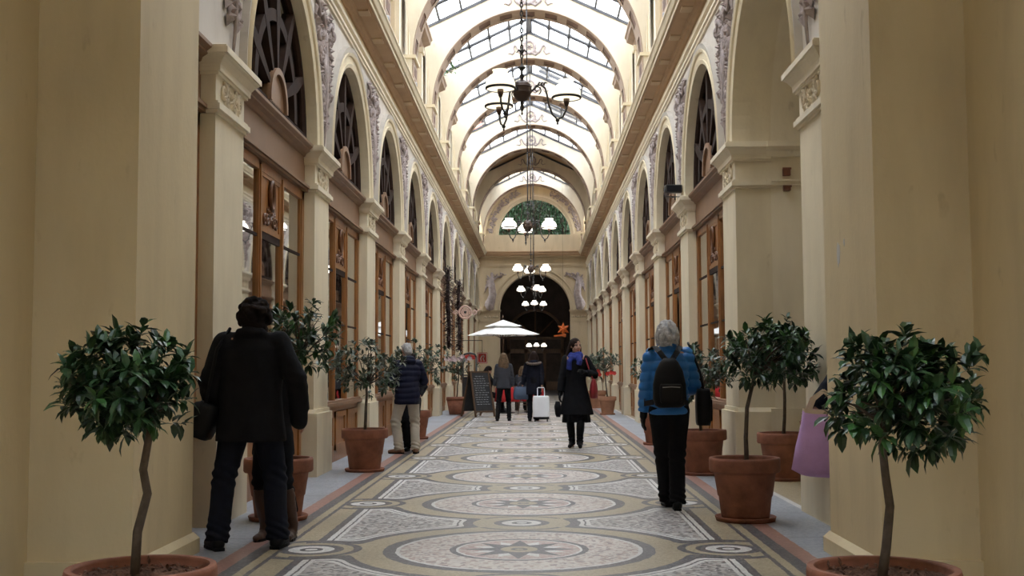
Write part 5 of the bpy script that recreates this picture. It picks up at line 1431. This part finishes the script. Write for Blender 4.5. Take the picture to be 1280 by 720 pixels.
# dark framed stand with a red top, poster on the far pilaster
t = thing('menu_stand', 'tall black arched stand with a red panel behind the chalkboard', 'stand', (-1.78, 33.4, 0), 0)
b = MB()
for q in (-.19,.19): b.tube([(q,0,.02),(q,0,1.62)], .026, 8)
b.tube([(-.19,0,1.62),(-.15,0,1.70),(0,0,1.735),(.15,0,1.70),(.19,0,1.62)], .028, 8); b.tube([(-.19,0,1.1),(.19,0,1.1)], .02, 6); b.box(-.2,.2,-.02,.02,.3,1.05)
for q in (-.19,.19): b.tube([(q,-.2,.02),(q,.2,.02)], .02, 6)
b.build('frame', M['metal'], t); b = MB(); b.prism([(-.165,1.55),(.165,1.55),(.15,1.66),(0,1.705),(-.15,1.66)], lambda a, z, d: (a, d, z), -.012, .012); b.build('panel', M['red_sign'], t)
t = thing('hanging_sign', 'small red sign with a pale figure hanging on the left, over the cafe terrace', 'sign', (-1.56, 36.5, 1.62), 0)
b = MB(); b.box(-.16,.16,-.012,.012,-.17,.17); b.build('plate', M['red_sign'], t)
b = MB()
for q0,q1,z0,z1 in ((-.145,.145,.135,.15),(-.145,.145,-.15,-.135),(-.145,-.13,-.15,.15),(.13,.145,-.15,.15)): b.box(q0,q1,-.016,-.012,z0,z1)
b.build('border', M['white_paint'], t)
b = MB(); P_ = lambda a, z: (a, -.018, z)
b.tube([P_(-.03,-.10),P_(-.05,-.02),P_(-.01,.06),P_(.05,.08),P_(.06,.02)], .018, 6); b.tube([P_(.06,-.10),P_(.03,-.02),P_(.06,.02)], .014, 6); b.build('figure', M['white_paint'], t)
b = MB(); b.tube([(0,0,.17),(0,0,.55)], .008, 6); b.tube([(0,0,.55),(-.95,0,.55)], .012, 6); b.build('bracket', M['metal'], t)
# tables with red cloths, bistro chairs
def cafe_table(lab, clab, x, y, rz=0):
    t = thing('cafe_table', lab, 'table', (x, y, 0), rz)
    b = MB(); b.lathe([(.01,.70),(.33,.70),(.34,.715),(.33,.73),(.01,.73)], n=32); b.build('tabletop', M['timber'], t)
    b = MB(); b.tube([(0,0,.03),(0,0,.70)], .03, 10); b.build('stem', M['metal'], t)
    b = MB(); b.lathe([(.01,0),(.22,0),(.22,.02),(.05,.05),(.03,.08)], n=24); b.build('base', M['metal'], t)
    b = MB(); N_ = 40; rs = []
    for rad, z, w in ((.01,.737,0),(.34,.737,0),(.352,.73,0),(.362,.60,.4),(.37,.45,.8),(.375,.33,1.)):
        rs.append([((rad + .022*w*math.sin(a*9))*math.cos(a), (rad + .022*w*math.sin(a*9))*math.sin(a), z) for a in [2*PI*i/N_ for i in range(N_)]])
    lo = [[(p[0]*.985, p[1]*.985, p[2]-.003) for p in q] for q in reversed(rs)]
    b.rings(rs + lo, True, 0, True); o = b.build('tablecloth', M['red_cloth']); o.location = (x, y, .0005); o.rotation_euler = (0,0,rz); tag(o, clab, 'tablecloth')
cafe_table('round cafe table under a red cloth by the reading person, nearest the chalkboard', 'red cloth hanging to the knees on the table nearest the chalkboard', -.70, 33.75)
cafe_table('round cafe table under a red cloth behind the long haired walker', 'red cloth on the table behind the long haired walker', -.02, 34.3, .4)
def chair(lab, x, y, rz, group=None):
    t = thing('bistro_chair', lab, 'chair', (x, y, 0), rz)
    b = MB(); b.lathe([(.01,.435),(.19,.435),(.205,.45),(.20,.462),(.01,.458)], n=28); b.build('seat', M['timber'], t)
    for qx in (-1,1):
        for qy in (-1,1):
            b = MB(); b.tube([(qx*.14,qy*.14,.44),(qx*.19,qy*.19,0)], [.016,.012], 8); b.build('leg', M['timber'], t)
    b = MB(); b.tube([(-.17,-.12,.44),(-.185,-.19,.7),(-.12,-.22,.88),(0,-.235,.92),(.12,-.22,.88),(.185,-.19,.7),(.17,-.12,.44)], .014, 8); b.build('back_hoop', M['timber'], t)
    b = MB(); b.tube([(-.10,-.14,.45),(-.11,-.2,.65),(0,-.225,.80),(.11,-.2,.65),(.10,-.14,.45)], .010, 7); b.build('inner_hoop', M['timber'], t)
    b = MB(); b.lathe([(.145,.25),(.155,.26),(.145,.27)], n=24, caps=False); b.build('stretcher', M['timber'], t)
    return t
chair('dark bistro chair carrying the person who reads at the cafe table', -1.28, 33.75, -PI*.45)
chair('dark bistro chair carrying the person in the grey top on the terrace', -.28, 35.4, PI*.05)
chair('empty dark bistro chair nearest the suitcase, its thin legs showing left of it', -.12, 33.0, .9)
o = MB(); o.rings([[(-.14,.0,-.10),(.0,.03,-.10),(.14,0,-.10),(0,.034,-.10)],[(-.14,.02,.10),(.0,.05,.10),(.14,.02,.10),(0,.054,.10)]], True, 0, False)
q = o.build('newspaper', M['paper']); q.location = tuple(TL.world((0,.46,.93))); q.rotation_euler = (.5,0,TL.rz + PI); tag(q, 'white paper held open by the seated reader at the cafe table', 'newspaper')
# ------------------------------------------------------------------ hanging and mounted things
t = thing('wheel_sign', 'pink openwork wheel sign on a bracket from the left pilasters', 'sign', (-2.08, 36.3, 3.05), 0)
b = MB()
for rad, th in ((.19,.03),(.12,.022),(.065,.02)): b.tube([(rad*math.cos(a), 0, rad*math.sin(a)) for a in [2*PI*i/28 for i in range(29)]], th, 7, caps=False)
for i in range(16): a = 2*PI*i/16; b.tube([(.06*math.cos(a),0,.06*math.sin(a)),(.19*math.cos(a),0,.19*math.sin(a))], .009, 5)
b.build('wheel', M['pink_iron'], t); b = MB(); b.ell((0,0,0), (.04,.03,.04)); b.build('hub', M['metal'], t)
b = MB()
for q in (-1,1): b.tube([(q*.22+.075*0+q*.075+.06*math.cos(a), 0, .06*math.sin(a)) for a in [2*PI*i/18 for i in range(19)]], .017, 6, caps=False); b.ell((q*.295,0,0), (.02,.02,.02))
b.tube([(.36,0,.01),(.42,0,.06),(.50,0,.12),(.46,0,.16)], .015, 6); b.tube([(-.36,0,0),(-.5,0,.0)], .015, 6); b.build('arm', M['pink_iron'], t)
t = thing('star_lantern', 'orange paper star hanging in the far archway, with a short tail', 'lantern', (1.36, 52.0, 3.02), 0)
b = MB(); pts = []
for i in range(12):
    a = PI/2 + PI*i/6; rad = (.33 if i % 2 == 0 else .16); pts.append((rad*.9*math.cos(a), rad*math.sin(a)))
n = 12; vs = [(p[0],0,p[1]) for p in pts] + [(0,-.10,0),(0,.10,0)]; b.add(vs, [(i,(i+1)%n,n) for i in range(n)] + [((i+1)%n,i,n+1) for i in range(n)]); b.build('star', M['orange'], t)
b = MB(); b.prism([(-.42,-.27),(.12,-.20),(.12,-.30),(.10,-.36),(-.05,-.31),(-.42,-.33)], lambda a, z, d: (a, d, z), -.03, .03); b.build('tail', M['orange'], t)
b = MB(); b.tube([(0,0,.33),(0,0,ZG-3.2)], .004, 5); b.build('cord', M['metal'], t)
for i, (k_, lab) in enumerate(((5,'dark tinsel garland hanging on the left wall just behind the pale flowered tree'),(6,'dark tinsel garland hanging on the left wall just beyond the first garland'))):
    t = thing('garland', lab, 'garland', (-2.42, (33.8, 38.5)[k_-5], 0), 0); r = random.Random(k_)
    b = MB(); b.tube([(0,0,1.9),(.02,0,2.6),(-.02,0,3.3),(0,0,4.2)], [.05,.06,.06,.045], 8)
    b.build('core', M['purple_fabric'], t); b = MB()
    for j in range(700):
        z = r.uniform(1.85,4.25); a = r.uniform(0,2*PI); leafmesh(b, r, V((.04*math.cos(a),.04*math.sin(a),z)), V((math.cos(a),math.sin(a),r.uniform(-.6,.6))), .15, .04, V((0,0,1)))
    b.build('tinsel', M['purple_fabric'], t, fix=False); b = MB(); b.tube([(0,0,4.15),(-.2,.05,4.32)], .01, 6); b.build('hook', M['metal'], t)
def floodlight(lab, loc, rz, sx, sz, col='metal', group=None):
    t = thing('floodlight', lab, 'light', loc, rz, group)
    b = MB(); rbox(b, (0,0,sz*.5+.07), sx, .12, sz, .012); b.build('housing', M[col], t)
    b = MB(); b.box(-sx*.42, sx*.42, -.068, -.06, .07+sz*.12, .07+sz*.88); b.build('lens', M['lens'], t)
    b = MB(); b.tube([(-sx*.5-.01,0,.07+sz*.5),(-sx*.5-.01,0,.01),(sx*.5+.01,0,.01),(sx*.5+.01,0,.07+sz*.5)], .008, 6); b.box(-.05,.05,-.05,.05,0,.012); b.build('bracket', M['metal'], t)
    return t
floodlight('flat black floodlight standing on the impost of a right hand pilaster', (2.36, 18.6, ZI), .1, .27, .13)
fl = floodlight('small grey floodlight on the cornice ledge at the foot of a roof arch', (-2.3, PYk(3)-.55, ZC+.012), -.7, .14, .13, 'zinc', 'floodlights along both cornices')
for s in (-1, 1):
    for k_ in range(2, 9):
        if s < 0 and k_ == 3: continue
        c = copy_tree(fl); c.location = (s*2.3, PYk(k_)-.55, ZC+.012); c.rotation_euler = (0,0,s*.7)
# ------------------------------------------------------------------ camera, sky
cam = bpy.data.cameras.new('camera'); co = bpy.data.objects.new('camera', cam); COL.objects.link(co); S.camera = co
FPX = 1450.
cam.sensor_width = 36; cam.lens = 36*FPX/1280; cam.clip_end = 300
yaw, pit, rol = math.atan(29.5/FPX), math.atan(100/FPX), math.radians(.3)
fw = Vector((-math.sin(yaw)*math.cos(pit), math.cos(yaw)*math.cos(pit), math.sin(pit)))
r0 = Vector((math.cos(yaw), math.sin(yaw), 0)); u0 = r0.cross(fw)
rt = r0*math.cos(rol) - u0*math.sin(rol); up = rt.cross(fw)
co.matrix_world = Matrix(((rt.x, up.x, -fw.x, .13), (rt.y, up.y, -fw.y, 0), (rt.z, up.z, -fw.z, 1.3), (0, 0, 0, 1)))
wd = bpy.data.worlds.new('overcast_sky'); S.world = wd; wd.use_nodes = True
nt = wd.node_tree; bg = nt.nodes['Background']
tc = nt.nodes.new('ShaderNodeTexCoord'); n = nt.nodes.new('ShaderNodeTexNoise'); n.inputs['Scale'].default_value = 3; n.inputs['Detail'].default_value = 5
nt.links.new(tc.outputs['Generated'], n.inputs['Vector'])
rp = nt.nodes.new('ShaderNodeValToRGB'); rp.color_ramp.elements[0].position = .3; rp.color_ramp.elements[0].color = (.82,.90,1,1); rp.color_ramp.elements[1].position = .7; rp.color_ramp.elements[1].color = (.97,.985,1,1)
nt.links.new(n.outputs['Fac'], rp.inputs[0]); nt.links.new(rp.outputs[0], bg.inputs['Color'])
bg.inputs['Strength'].default_value = 2.2
S.view_settings.view_transform = 'Standard'; S.view_settings.look = 'None'; S.view_settings.gamma = 1; S.view_settings.use_curve_mapping = False
S.view_settings.exposure = 1.66
S.cycles.max_bounces = 10; S.cycles.diffuse_bounces = 6; S.cycles.transparent_max_bounces = 16; S.cycles.sample_clamp_indirect = 6
